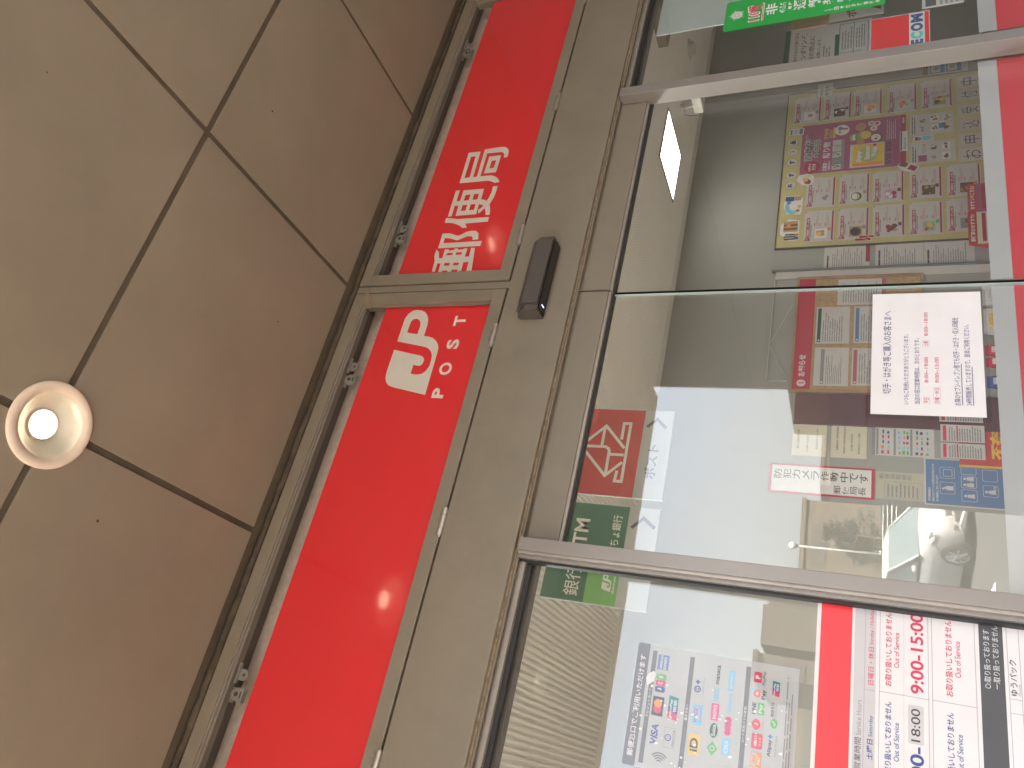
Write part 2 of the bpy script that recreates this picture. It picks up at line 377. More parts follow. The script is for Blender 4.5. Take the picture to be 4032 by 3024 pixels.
# traced outlines in metres on the facade (x, z)
YUBIN = [
[[(1.509,2.652),(1.636,2.655),(1.635,2.612),(1.529,2.610),(1.529,2.597),(1.642,2.599),(1.644,2.543),(1.641,2.528),(1.633,2.517),(1.621,2.511),(1.597,2.510),(1.597,2.523),(1.611,2.524),(1.618,2.529),(1.622,2.538),(1.623,2.586),(1.529,2.585),(1.529,2.561),(1.528,2.546),(1.521,2.530),(1.509,2.518),(1.497,2.511),(1.496,2.528),(1.502,2.537),(1.508,2.554),(1.508,2.583)],[(1.529,2.640),(1.617,2.641),(1.617,2.625),(1.530,2.622)]],
[[(1.539,2.575),(1.608,2.575),(1.608,2.534),(1.539,2.534)],[(1.558,2.562),(1.589,2.561),(1.589,2.546),(1.558,2.547)]],
[[(1.354,2.658),(1.373,2.659),(1.370,2.639),(1.365,2.618),(1.363,2.511),(1.346,2.511),(1.345,2.586),(1.335,2.579),(1.329,2.576),(1.329,2.591),(1.337,2.600),(1.343,2.611),(1.350,2.627),(1.353,2.643)]],
[[(1.377,2.654),(1.480,2.656),(1.480,2.642),(1.436,2.641),(1.437,2.629),(1.478,2.629),(1.476,2.558),(1.435,2.557),(1.433,2.549),(1.430,2.541),(1.426,2.536),(1.439,2.532),(1.459,2.528),(1.482,2.530),(1.482,2.514),(1.461,2.513),(1.438,2.515),(1.413,2.523),(1.398,2.517),(1.381,2.513),(1.372,2.512),(1.372,2.525),(1.386,2.529),(1.398,2.535),(1.390,2.542),(1.383,2.547),(1.381,2.553),(1.395,2.555),(1.399,2.549),(1.409,2.542),(1.414,2.551),(1.416,2.559),(1.378,2.558),(1.378,2.628),(1.418,2.629),(1.418,2.642),(1.378,2.641)],[(1.436,2.616),(1.458,2.616),(1.458,2.599),(1.436,2.599)],[(1.436,2.586),(1.458,2.587),(1.458,2.570),(1.436,2.570)],[(1.396,2.615),(1.418,2.615),(1.418,2.599),(1.395,2.599)],[(1.396,2.587),(1.418,2.587),(1.418,2.571),(1.396,2.570)]],
[[(1.258,2.652),(1.313,2.653),(1.313,2.631),(1.300,2.595),(1.313,2.573),(1.316,2.556),(1.314,2.541),(1.305,2.530),(1.282,2.525),(1.281,2.544),(1.290,2.545),(1.295,2.550),(1.296,2.565),(1.283,2.595),(1.293,2.622),(1.295,2.640),(1.276,2.639),(1.275,2.511),(1.257,2.511)]],
[[(1.255,2.656),(1.243,2.644),(1.221,2.637),(1.221,2.626),(1.252,2.627),(1.252,2.613),(1.247,2.612),(1.248,2.594),(1.253,2.595),(1.253,2.583),(1.248,2.582),(1.249,2.563),(1.252,2.563),(1.251,2.551),(1.221,2.552),(1.221,2.538),(1.252,2.540),(1.251,2.527),(1.170,2.516),(1.170,2.533),(1.202,2.534),(1.201,2.551),(1.171,2.549),(1.170,2.562),(1.176,2.562),(1.177,2.582),(1.168,2.582),(1.168,2.595),(1.175,2.595),(1.175,2.612),(1.170,2.613),(1.171,2.625),(1.202,2.626),(1.202,2.637),(1.173,2.636),(1.173,2.647),(1.212,2.649),(1.230,2.656)],[(1.230,2.616),(1.239,2.614),(1.238,2.595),(1.230,2.596)],[(1.230,2.585),(1.239,2.585),(1.238,2.565),(1.229,2.566)],[(1.193,2.613),(1.202,2.613),(1.202,2.595),(1.192,2.595)],[(1.192,2.583),(1.202,2.582),(1.201,2.564),(1.192,2.565)]]]
MARK = [
[(0.910,2.686),(0.892,2.598),(0.889,2.588),(0.883,2.581),(0.875,2.579),(0.865,2.581),(0.860,2.586),(0.860,2.594),(0.863,2.608),(0.836,2.608),(0.833,2.595),(0.833,2.583),(0.836,2.572),(0.845,2.563),(0.859,2.557),(0.877,2.557),(0.891,2.559),(0.903,2.565),(0.911,2.573),(0.917,2.583),(0.920,2.594),(0.937,2.685),(0.997,2.685),(1.012,2.685),(1.027,2.679),(1.038,2.668),(1.041,2.654),(1.039,2.639),(1.033,2.625),(1.022,2.614),(1.009,2.607),(0.992,2.604),(0.955,2.604),(0.951,2.584),(0.947,2.572),(0.937,2.559),(0.927,2.551),(0.915,2.546),(0.899,2.545),(0.773,2.543),(0.793,2.650),(0.799,2.667),(0.808,2.677),(0.820,2.683),(0.836,2.686),(0.852,2.686)],
[(0.966,2.662),(0.992,2.662),(1.003,2.661),(1.010,2.655),(1.011,2.644),(1.007,2.636),(0.999,2.629),(0.988,2.626),(0.960,2.627)]]
ENV = [[(0.854,2.254),(0.914,2.195),(0.848,2.132)],
[(0.907,2.198),(0.849,2.198)],
[(0.846,2.253),(0.847,2.186),(0.841,2.176),(0.835,2.173),(0.765,2.172)],
[(0.838,2.253),(0.757,2.173),(0.799,2.132)],
[(0.824,2.170),(0.824,2.132)],
[(0.873,2.142),(0.924,2.142),(0.924,2.122),(0.743,2.122),(0.743,2.142),(0.771,2.140)]]

# ================================================================== building shell
bld = thing('post_office_building', 'post office building with bronze grey entrance and a grey room behind the glass', 'building', (1.1, 0.03, 0.0))
mb = MB()
mb.box(-8, 8.2, 0.03, 0.09, 2.373, 3.3, 'stucco'); mb.build('upper_wall', bld)
mb = MB(); mb.box(-8, -3.1, -0.05, 0.09, 0, 2.3725, 'plaster'); mb.build('front_wall', bld)
mb = MB(); mb.box(2.56, 8.2, -0.05, 0.09, 0, 2.3725, 'plaster'); mb.build('front_wall', bld)
mb = MB(); mb.box(-3.1, 8.2, 0.091, 3.4, -0.05, 0.0, 'ifloor'); mb.build('floor', bld)
mb = MB(); mb.box(-3.1, 8.2, 3.16, 3.4, 0.0, 3.0, 'iwall'); mb.box(-3.3, -3.1, 0.091, 3.4, -0.05, 3.0, 'iwall'); mb.box(8.0, 8.2, 0.091, 3.1598, 0.0, 3.0, 'iwall'); mb.build('inner_wall', bld)
mb = MB(); mb.box(-8, 8.2, 0.0901, 3.4, 3.0, 3.3, 'conc'); mb.build('roof', bld)
# ribbed ceiling of the room: fine battens run from the glass to the back wall
mb = MB(); mb.box(-3.1, 8.0, 0.091, 3.1598, 2.842, 2.9998, 'iceil')
x = -2.2
while x < 7.9:
    if not (4.36 < x and False):
        mb.add([(x + RIB * 0.74 * u, yy, 2.8421 - h) for yy in (0.30, 2.985) for u, h in ((0, 0), (.05, .013), (.28, .020), (.72, .020), (.95, .013), (1, 0))], [(j, j + 1, j + 7, j + 6) for j in range(5)] + [(0, 1, 2, 3, 4, 5), (11, 10, 9, 8, 7, 6)], 'iceil')
    x += RIB
mb.build('ribbed_ceiling', bld)
mb = MB(); mb.box(4.40, 7.95, 0.12, 1.80, 2.76, 2.8318, 'tanp'); mb.build('bulkhead', bld)
mb = MB(); mb.box(2.285, 2.505, 3.14, 3.1598, 0.0, 1.93, 'iwall_m'); mb.build('maroon_panel', bld)
mb = MB(); mb.box(3.50, 3.512, 3.135, 3.1598, 0.7, 2.15, 'galv'); mb.box(3.44, 3.50, 3.15, 3.1598, 0.7, 2.12, 'paper2'); mb.build('wall_trim', bld)
mb = MB(); mb.box(-3.1, 8.0, 2.75, 3.13, 0.0, 0.72, 'oak'); mb.bev(-3.1, 8.0, 2.70, 3.14, 0.72, 0.76, 'oak', 0.004); mb.build('counter', bld)

# ================================================================== entrance frame
ent = thing('entrance_frame', 'bronze grey metal entrance frame of broad header and jamb posts around the glass doors', 'door frame', (1.1, -0.03, 0.0))
mb = MB(); mb.bev(-3.1, 2.56, -0.06, 0.029, 2.188, 2.3705, 'metal', 0.0015)
mb.build('header', ent)
mb = MB()
mb.box(-3.1, 2.56, -0.0595, -0.057, 2.1862, 2.1885, 'metal'); mb.box(-3.1, 2.56, -0.0442, -0.042, 2.1850, 2.1885, 'worn')
mb.box(-3.1, 2.56, -0.040, -0.034, 2.1800, 2.1885, 'metal'); mb.box(-3.1, 2.56, -0.033, -0.026, 2.1835, 2.1885, 'metal'); mb.build('drip_lip', ent)
for x0, x1 in ((0.395, 0.4235), (1.7705, 1.8035)):
    mb = MB(); mb.bev(x0, x1, -0.058, -0.0225, 0, 2.1795, 'post', 0.0015)
    mb.box(x0 + 0.002, x1 - 0.002, -0.0225, -0.0075, 0, 2.104, 'post')
    if x0 < 1:
        mb.box(x0 - 0.006, x0, -0.050, -0.010, 0, 2.1795, 'bead'); mb.box(x0 - 0.013, x0 - 0.006, -0.040, -0.006, 0, 2.1795, 'post'); mb.box(x0 - 0.018, x0 - 0.013, -0.028, -0.006, 0, 2.1795, 'gasket')
    else:
        mb.box(x1, x1 + 0.012, -0.030, -0.006, 0, 2.1795, 'darkmetal')
    mb.build('jamb_post', ent)
mb = MB(); mb.bev(1.0905, 1.1125, -0.056, 0.0, 2.3712, 2.869, 'metal', 0.0012); mb.build('mullion', ent)
mb = MB(); mb.box(-3.1, 2.56, -0.016, 0.022, 2.844, 2.90, 'darkmetal'); mb.box(-3.1, 2.56, -0.016, 0.022, 2.3710, 2.398, 'darkmetal'); mb.build('transom_subframe', ent)
mb = MB()
mb.box(-3.1, 2.56, -0.052, -0.0165, 2.872, 2.905, 'caulk')
pts = []; xx = -3.1
while xx < 2.56: pts.append((xx, -0.057 + random.uniform(-.002, .002), 2.8775 + random.uniform(-.0015, .0015))); xx += 0.03
mb.tube(pts, 0.0085, 'caulk', 8, [random.uniform(0.75, 1.2) for _ in pts])
mb.build('caulk_line', ent, smooth=True)
mb = MB(); mb.box(-3.1, 0.389, 0.006, 0.03, 2.152, 2.1878, 'darkmetal'); mb.box(-3.1, 0.375, -0.012, -0.006, 2.158, 2.1849, 'gasket'); mb.box(-3.1, 0.377, -0.024, -0.0125, 2.168, 2.1832, 'bead')
mb.box(1.808, 2.56, 0.006, 0.03, 2.152, 2.1878, 'darkmetal'); mb.box(1.82, 2.56, -0.012, -0.006, 2.158, 2.1849, 'gasket'); mb.box(1.817, 2.56, -0.024, -0.0125, 2.168, 2.1832, 'bead'); mb.build('side_head', ent)

# ================================================================== transom windows with their hinges and catches
def transom(x0, x1, label, hinges, catches):
    t = thing('transom_window', label, 'transom window', ((x0 + x1) / 2, -0.04, 2.376), 'hinged transom windows above the doors')
    r = 0.0355; z0, z1 = 2.3765, 2.8655
    mb = MB(); a, b = -0.06, -0.018
    mb.bev(x0, x1, a, b, z1 - r, z1, 'metal', 0.0015); mb.bev(x0, x1, a, b, z0, z0 + r, 'metal', 0.0015)
    mb.bev(x0, x0 + r, a + 0.0004, b, z0 + r, z1 - r, 'metal', 0.0012); mb.bev(x1 - r, x1, a + 0.0004, b, z0 + r, z1 - r, 'metal', 0.0012)
    f = mb.build('sash_frame', t)
    mb = MB()
    mb.box(x0 + r, x1 - r, -0.0545, -0.0485, z1 - r - 0.003, z1 - r + 0.001, 'bead'); mb.box(x0 + r, x1 - r, -0.046, -0.042, z1 - r - 0.006, z1 - r + 0.001, 'bead')
    for xa in (x0 + r, x1 - r - 0.004): mb.box(xa, xa + 0.004, -0.047, -0.042, z0 + r, z1 - r - 0.006, 'metal')
    mb.build('glazing_bead', t)
    mb = MB(); mb.box(x0 + 0.02, x1 - 0.02, -0.0405, -0.0375, z0 + 0.02, z1 - 0.02, 'glass_up'); mb.build('glass_pane', t)
    for hx in hinges:
        mb = MB(); y, z = -0.0625, 2.3755
        mb.tube([(hx - 0.0325, y, z), (hx - 0.0165, y, z)], 0.0066, 'steel', 14); mb.tube([(hx - 0.0158, y, z), (hx + 0.0158, y, z)], 0.0066, 'steel', 14); mb.tube([(hx + 0.0165, y, z), (hx + 0.0325, y, z)], 0.0066, 'steel', 14)
        mb.tube([(hx - 0.0355, y, z), (hx + 0.0345, y, z)], 0.0042, 'steel', 12)
        for k in (-0.021, 0, 0.021): mb.tube([(hx + k, -0.0603, 2.3895), (hx + k, -0.0612, 2.3895)], 0.0028, 'post', 10)
        mb.build('hinge', t, smooth=False)
    for cx in catches:
        mb = MB(); y = -0.012
        # catch body: a rounded plate with a hook, a keeper plate beside it
        def plate(px, pz, w, h, yy, th, up):
            pts = [(px - w / 2, pz - h / 2 if up else pz + h / 2), (px + w / 2, pz - h / 2 if up else pz + h / 2)]
            for k in range(9):
                a_ = PI * k / 8; pts.append((px + w / 2 * math.cos(a_), (pz + math.sin(a_) * h * 0.5) if up else (pz - math.sin(a_) * h * 0.5)))
            n = len(pts); vs = [(p[0], q, p[1]) for q in (yy, yy + th) for p in pts]
            mb.add(vs, [tuple(range(n)), tuple(range(n, 2 * n))[::-1]] + [(k, n + k, n + (k + 1) % n, (k + 1) % n) for k in range(n)], 'galv2')
        plate(cx, 2.812, 0.030, 0.036, y - 0.010, 0.003, True); plate(cx, 2.812, 0.032, 0.038, y - 0.004, 0.004, True)
        plate(cx + 0.043, 2.817, 0.026, 0.030, y - 0.006, 0.004, False)
        mb.box(cx + 0.022, cx + 0.068, y - 0.014, y - 0.006, 2.826, 2.831, 'galv2'); mb.box(cx - 0.02, cx + 0.014, y - 0.004, y + 0.006, 2.829, 2.834, 'galv2')
        mb.tube([(cx, y - 0.0105, 2.814), (cx, y - 0.0125, 2.814)], 0.005, 'darkmetal', 10); mb.box(cx - 0.007, cx + 0.007, y - 0.0112, y - 0.0102, 2.800, 2.8035, 'darkmetal')
        mb.tube([(cx + 0.043, y - 0.0065, 2.814), (cx + 0.043, y - 0.0078, 2.814)], 0.0035, 'darkmetal', 10)
        mb.build('catch', t)
    return t
transom(1.1165, 2.423, 'right transom window of two, above the black sensor, grey sash with hinges along its foot', (1.265, 1.780, 2.275), (1.318, 2.150))
transom(-0.26, 1.0865, 'left transom window of two, above the left door leaf, grey sash with hinges along its foot', (-0.082, 0.434, 0.939), (-0.016, 0.822))

# red sign sheets set behind the transom panes
def fill(loops, y, mb): mb.shape(outline_mesh(loops), y, 'white_l'); return mb
s1 = thing('sign_panel', 'red sign sheet in the right transom reading 郵便局 in cream characters', 'sign', (1.77, -0.036, 2.405), 'red sign sheets in the transom windows')
mb = MB(); mb.box(1.150, 2.390, -0.0362, -0.0352, 2.405, 2.7605, 'red'); mb.build('sign_sheet', s1)
mb = MB()
for grp in YUBIN: fill(grp, -0.0366, mb)
mb.build('lettering', s1)
s2 = thing('sign_panel', 'red sign sheet in the left transom with the cream JP mark over the letters POST', 'sign', (0.42, -0.036, 2.405), 'red sign sheets in the transom windows')
mb = MB(); mb.box(-0.226, 1.0505, -0.0362, -0.0352, 2.405, 2.7605, 'red'); mb.build('sign_sheet', s2)
mb = MB(); fill(MARK, -0.0366, mb); mb.build('logo', s2)
mb = MB(); y = -0.0366
mb.text('P', 0.7645, 0.794, 2.4875, 2.5225, y, 'white_l', 0.035); mb.text('O', 0.8335, 0.8705, 2.4868, 2.5232, y, 'white_l', 0.03)
mb.text('S', 0.9130, 0.9425, 2.4868, 2.5232, y, 'white_l', 0.035); mb.text('T', 0.9855, 1.0180, 2.4875, 2.5225, y, 'white_l', 0.035); mb.build('lettering', s2)

# ================================================================== sliding door leaves
def leaf(x0, x1, b0, b1, meet, label):
    t = thing('sliding_door', label, 'sliding door', ((x0 + x1) / 2, 0, 0), 'sliding glass door leaves')
    mb = MB(); mb.bev(x0, x1, -0.021, 0.014, 2.105, 2.25, 'metal', 0.0012); mb.box(x0, x1, -0.0165, 0.012, 2.0975, 2.105, 'bead'); mb.box(x0, x1, -0.009, 0.009, 2.0925, 2.0975, 'gasket'); mb.build('top_rail', t)
    mb = MB(); mb.box(x0, x1, -0.004, 0.004, 0.02, 2.0925, 'glass'); mb.build('glass_pane', t)
    mb = MB(); e = x1 if meet > 0 else x0
    if meet > 0: mb.box(e - 0.0012, e + 0.0004, -0.0046, 0.0042, 0.02, 2.0925, 'edge'); mb.build('glass_edge', t)
    else: mb.box(e - 0.0045, e + 0.0008, -0.0047, 0.0046, 0.02, 2.0925, 'blackgloss'); mb.build('edge_seal', t)
    mb = MB(); mb.box(b0, b1, 0.0046, 0.0052, 1.2285, 1.2685, 'frost'); mb.box(b0, b1, 0.0046, 0.0052, 1.03, 1.2283, 'red_band'); mb.build('film_band', t)
    return t
leaf(0.3965, 1.0950, 0.40, 1.0935, 1, 'left glass door leaf carrying the white laminated notice, film band in white and red')
leaf(1.1010, 1.801, 1.1115, 1.7785, -1, 'right glass door leaf with clear glass, film band in white and red')
# fixed side lights
sw = thing('side_window', 'fixed glass window left of the doors behind the service hours sign', 'window', (-0.28, 0, 0), 'fixed windows beside the doors')
mb = MB(); mb.box(-3.1, 0.389, -0.004, 0.004, 0.0, 2.165, 'glass'); mb.build('glass_pane', sw)
sw = thing('side_window', 'fixed glass window right of the doors behind the long green sticker', 'window', (2.18, 0, 0), 'fixed windows beside the doors')
mb = MB(); mb.box(1.811, 2.56, -0.004, 0.004, 0.0, 2.165, 'glass'); mb.build('glass_pane', sw)
mb = MB(); mb.box(1.885, 2.50, 0.0046, 0.0052, 1.222, 1.2615, 'frost'); mb.box(1.885, 2.50, 0.0046, 0.0052, 1.02, 1.2218, 'red_band'); mb.build('film_band', sw)

# automatic door sensor
t = thing('door_sensor', 'black automatic door sensor box on the grey header above the doors', 'sensor', (1.1, -0.06, 2.249))
mb = MB(); mb.prism([(-0.0602, 2.2495), (-0.0602, 2.318), (-0.075, 2.322), (-0.104, 2.305), (-0.115, 2.292), (-0.115, 2.2495)], 1.002, 1.2, 'black')
mb.prism([(-0.0602, 2.2495), (-0.0602, 2.312), (-0.072, 2.316), (-0.098, 2.298), (-0.106, 2.286), (-0.106, 2.2495)], 0.9865, 1.002, 'black')
mb.prism([(-0.0602, 2.2495), (-0.0602, 2.312), (-0.072, 2.316), (-0.098, 2.298), (-0.106, 2.286), (-0.106, 2.2495)], 1.2, 1.2155, 'black'); mb.build('housing', t)
mb = MB(); mb.box(0.992, 1.209, -0.1045, -0.064, 2.2465, 2.2494, 'blackgloss'); mb.build('lens_strip', t)
mb = MB(); mb.box(1.0095, 1.0110, -0.090, -0.076, 2.2460, 2.2466, 'led_blue'); mb.build('indicator', t)

# ================================================================== canopy and its downlights
can = thing('canopy', 'brown grey panelled entrance canopy ceiling with square joints', 'canopy', (-0.7, -1.6, 2.885))
XJ = [-4.15, -3.40, -2.65, -1.90, -1.15, -0.40, 0.352, 1.102, 1.790, 2.5265]; YJ = [-3.262, -2.762, -2.070, -1.378, -0.685, -0.0885]
LIGHTS = [(0.352, -0.685), (1.812, -0.70), (0.345, -2.070), (1.80, -2.07), (-1.15, -0.685), (-1.15, -2.07)]  # last three are unseen, added to carry on the lighting pattern
def cut_holes(mb, name, parent):
    o = mb.build(name, parent)
    c = MB()
    for lx, ly in LIGHTS: c.lathe(lx, ly, [(0.0665, 2.80), (0.0665, 3.1)], 'gap', 32)
    n = 32; base = 0
    for k in range(len(LIGHTS)):
        c.f.append(tuple(range(k * 2 * n, k * 2 * n + n))[::-1]); c.m.append(0); c.f.append(tuple(range(k * 2 * n + n, k * 2 * n + 2 * n))); c.m.append(0)
    co = c.build('cutter', origin=(0, 0, 0))
    bm = o.modifiers.new('holes', 'BOOLEAN'); bm.operation = 'DIFFERENCE'; bm.object = co; bm.solver = 'EXACT'
    bpy.context.view_layer.update()
    me = bpy.data.meshes.new_from_object(o.evaluated_get(bpy.context.evaluated_depsgraph_get()))
    o.modifiers.clear(); old = o.data; o.data = me; bpy.data.meshes.remove(old); bpy.data.objects.remove(co)
    return o
mb = MB(); g = 0.0078
for i in range(len(XJ) - 1):
    for j in range(len(YJ) - 1):
        mb.bev(XJ[i] + (g if i else 0), XJ[i + 1] - (g if i < len(XJ) - 2 else 0), YJ[j] + (g if j else 0), YJ[j + 1] - (g if j < len(YJ) - 2 else 0), 2.885 + random.uniform(0, 0.0006), 2.896, 'ceil', 0.0012)
cut_holes(mb, 'ceiling_boards', can)
mb = MB(); mb.box(-4.15, 2.5265, -3.262, -0.0525, 2.8905, 2.9, 'gapd')
cut_holes(mb, 'joint_backing', can)
mb = MB(); mb.box(-4.2, 2.75, -3.30, 0.0298, 3.02, 3.4, 'conc'); mb.build('slab', can)
mb = MB(); mb.box(-4.2, 2.5265, -3.30, -3.2622, 2.884, 3.0199, 'metal'); mb.box(-4.2, -4.1502, -3.2621, 0.0, 2.884, 3.0199, 'metal'); mb.build('fascia', can)

def downlight(x, y, label):
    t = thing('downlight', label, 'ceiling light', (x, y, 2.88), 'round downlights in the canopy')
    mb = MB(); mb.lathe(x, y, [(0.0620, 2.893), (0.0620, 2.8825), (0.0655, 2.8815), (0.0665, 2.8795), (0.080, 2.8795), (0.083, 2.8815), (0.083, 2.8852)], 'ring', 56); mb.build('trim_ring', t, smooth=True)
    mb = MB(); mb.lathe(x, y, [(0.0618, 2.8835), (0.0600, 2.8875), (0.052, 2.894), (0.042, 2.901), (0.0305, 2.908)], 'lampw', 56); mb.lathe(x, y, [(0.0305, 2.908), (0.0300, 2.9055), (0.0278, 2.9055), (0.0272, 2.909)], 'ring', 40); mb.build('reflector', t, smooth=True)
    mb = MB(); mb.lathe(x, y, [(0.0270, 2.9085), (0.020, 2.9068), (0.010, 2.9058), (0.0005, 2.9055)], 'bulb', 36); mb.build('bulb', t, smooth=True)
    mb = MB(); mb.lathe(x, y, [(0.0006, 2.96), (0.0660, 2.96), (0.0664, 2.89)], 'darkmetal', 36); mb.build('can', t, smooth=True)
    return t
LBL = ['lit round downlight on the joint crossing nearest the left transom', 'lit round downlight hidden from the photo above the right transom end', 'lit round downlight out over the walkway on the same joint line', 'unseen lit round downlight added out over the walkway at the side wall', 'unseen lit round downlight added beyond the left end of the sign', 'unseen lit round downlight added farthest left and out from the doors']
for p, l in zip(LIGHTS, LBL): downlight(p[0], p[1], l)

# cobweb at the mullion head
mb = MB()
for k in range(16):
    a = Vector((1.100 + random.uniform(-.012, .01), -0.0625, 2.842 + random.uniform(-.02, .0))); b = Vector((1.037 + random.uniform(-.012, .012), -0.0610, 2.810 + random.uniform(-.02, .02)))
    mid = (a + b) / 2 + Vector((0, random.uniform(-.004, -.001), random.uniform(-.014, .004)))
    mb.tube([a, a.lerp(mid, .55), mid, mid.lerp(b, .5), b], 0.00055, 'web', 4)
tag(mb.build('cobweb'), 'grey dusty cobweb strands strung across the mullion between the transom windows', 'cobweb')

# ================================================================== papers and signs on the glass
# laminated notice on the outside of the left leaf
t = thing('laminated_notice', 'white laminated notice on the left door leaf headed 切手・はがき等ご購入のお客さまへ', 'notice', (0.925, -0.0048, 1.2915))
mb = MB(); mb.rrect(0.768, 1.081, 1.2815, 1.502, -0.0046, 'lamin', 0.006); mb.build('laminate', t)
mb = MB(); f = sheet(mb, 0.777, 1.0735, 1.2905, 1.4945, -0.0050, 'paper')
mb.text('切手・はがき等ご購入のお客さまへ', 0.824, 1.028, 1.457, 1.473, f, 'inkb', 0.004)
mb.text('いつもご利用いただきありがとうございます。', 0.801, 0.968, 1.4245, 1.4345, f, 'inkb', 0.002)
mb.text('当店の窓口営業時間は、次のとおりです。', 0.802, 0.958, 1.4045, 1.4145, f, 'inkb', 0.002)
for s, a, b, c, d in (('平日', .8055, .8165, 1.3885, 1.397), ('8:00~19:00', .852, .912, 1.389, 1.396), ('土曜', .9395, .9505, 1.3885, 1.397), ('8:00~18:00', .964, 1.023, 1.3885, 1.3955), ('日曜・休日', .8055, .8395, 1.370, 1.3785), ('9:00~15:00', .852, .912, 1.370, 1.377)): mb.text(s, a, b, c, d, f, 'crim', 0.004)
for a, b, c, d in ((.803, .819, 1.3865, 1.399), (.937, .953, 1.3865, 1.399), (.803, .842, 1.368, 1.3805)): mb.frame2(a, b, c, d, 0.0008, f, 'grey1')
mb.text('お隣のセブン-イレブン様でも切手・はがき・収入印紙を', .801, 1.009, 1.3325, 1.3445, f, 'inkb', 0.002); mb.text('24時間販売していますので、是非ご利用ください。', .802, .991, 1.3135, 1.3245, f, 'inkb', 0.002)
mb.rect(.802, .897, 1.3295, 1.3308, f, 'inkb'); mb.rect(.802, .890, 1.3108, 1.3121, f, 'inkb'); mb.build('sheet', t)

# service hours sign
t = thing('hours_sign', 'large white service hours board with a red top band left of the door post', 'sign', (0.09, -0.005, 1.10))
mb = MB(); f = sheet(mb, -0.215, 0.3935, 1.10, 1.5765, -0.0047, 'paper', 0.0025)
mb.rect(-0.205, 0.3875, 1.517, 1.5695, f, 'red'); mb.rect(-0.205, 0.3885, 1.4775, 1.5125, f, 'grey1')
f2 = f - 0.0003
mb.rect(-0.205, 0.3885, 1.4948, 1.4956, f2, 'line'); mb.rect(0.2375, 0.2383, 1.4775, 1.4948, f2, 'line')
for z0, z1 in ((1.396, 1.472), (1.326, 1.391), (1.262, 1.280)): mb.frame2(-0.205, 0.3885, z0, z1, 0.0008, f2, 'line')
x = -0.204
while x < 0.388: mb.rect(x, x + 0.0015, 1.4335, 1.4340, f2, 'line'); x += 0.003
for xv, z0, z1 in ((0.2385, 1.396, 1.472), (0.239, 1.326, 1.391), (0.240, 1.262, 1.28), (0.262, 1.262, 1.28)): mb.rect(xv, xv + 0.0008, z0, z1, f2, 'line')
mb.rect(-0.205, 0.3885, 1.285, 1.320, f, 'grey3')
T = mb.text
T('営業時間', .109, .158, 1.4985, 1.509, f2, 'grey3', 0.002); T('Service Hours', .162, .219, 1.499, 1.507, f2, 'grey2')
T('土曜日', .127, .159, 1.4805, 1.490, f2, 'navy', 0.015); T('Saturday', .163, .197, 1.4795, 1.4875, f2, 'navy')
T('日曜日・休日', .247, .311, 1.4805, 1.490, f2, 'crim', 0.004); T('Sunday / Holidays', .3155, .3805, 1.480, 1.488, f2, 'crim')
for z in ((1.4525, 1.4630, 1.441, 1.449), (1.360, 1.371, 1.348, 1.3565)):
    T('お取り扱いしておりません', .250, .376, z[0], z[1], f2, 'crim', 0.012); T('Out of Service', .2825, .3425, z[2], z[3], f2, 'crim')
    T('お取り扱いしておりません', .103, .2245, z[0], z[1], f2, 'navy', 0.012); T('Out of Service', .133, .193, z[2], z[3], f2, 'navy')
T('9:00-15:00', .245, .381, 1.4035, 1.4235, f2, 'crim', 0.02); T('8:00-', .088, .1615, 1.4045, 1.4245, f2, 'navy', 0.02)
mb.rrect(.165, .226, 1.404, 1.4275, f2, 'paper2b', .003); T('18:00', .169, .2205, 1.4095, 1.423, f2 - .0003, 'grey3', 0.008)
T('○:取り扱っております', .273, .369, 1.3045, 1.3145, f2, 'grey1', 0.012); T('ー:取り扱っておりません', .274, .377, 1.2915, 1.3015, f2, 'grey1', 0.012)
T('ゆうパック', .268, .325, 1.2675, 1.278, f2, 'ink', 0.01); T('Parcels', .269, .287, 1.2635, 1.2665, f2, 'grey2'); mb.ring2(.251, .2705, .0045, .006, f2, 'grey2')
mb.build('board', t)

# cashless payment sheet inside the left glass
t = thing('payment_sheet', 'pale payment methods sheet with rows of small colourful logos on the left window', 'poster', (0.1435, -0.005, 1.60))
mb = MB(); f = sheet(mb, 0.0335, 0.2535, 1.6015, 1.9000, -0.0047, 'sheetw', 0.0006); f2 = f - 0.0003; f3 = f - 0.0006
mb.rrect(0.0335, 0.2535, 1.876, 1.8998, f, 'barg', 0.003); T = mb.text
T('郵便窓口でご利用いただけます', .0495, .2315, 1.8815, 1.8935, f2, 'paper', 0.015)
for x0, x1, z0, z1, s, a, b in ((.042, .2425, 1.861, 1.8695, 'クレジットカード', .121, .173), (.042, .2425, 1.7885, 1.797, '電子マネー', .129, .157), (.042, .2425, 1.685, 1.6935, 'コード決済(スマホ決済)', .112, .173)):
    mb.rect(x0, x1, z0, z1, f, 'barg'); T(s, a, b, z0 + .0018, z1 - .0018, f2, 'paper', .01)
for k in range(4): mb.ring2(.047, 1.8325, .0045 + .0042 * k, .0062 + .0042 * k, f2, 'grey3', 10, -48, 48)
T('VISA', .075, .112, 1.8405, 1.8535, f2, 'navy', .03, .18)
mb.rect(.1265, .1605, 1.8365, 1.8575, f2, 'ink'); mb.disc(.1385, 1.847, .0075, f3, 'crim'); mb.disc(.1485, 1.847, .0075, f3 - .0001, 'orange')
for k, (c, s) in enumerate((('navy', 'J'), ('crim', 'C'), ('leafp', 'B'))):
    a = .1685 + k * .0113; mb.rrect(a, a + .0105, 1.8375, 1.8565, f2, c, .003); T(s, a + .003, a + .0075, 1.844, 1.8515, f3, 'paper', .03)
mb.rect(.2095, .2370, 1.8365, 1.8575, f2, 'blue'); T('AMERICAN', .2105, .236, 1.848, 1.853, f3, 'paper', .02); T('EXPRESS', .2105, .234, 1.8405, 1.8455, f3, 'paper', .02)
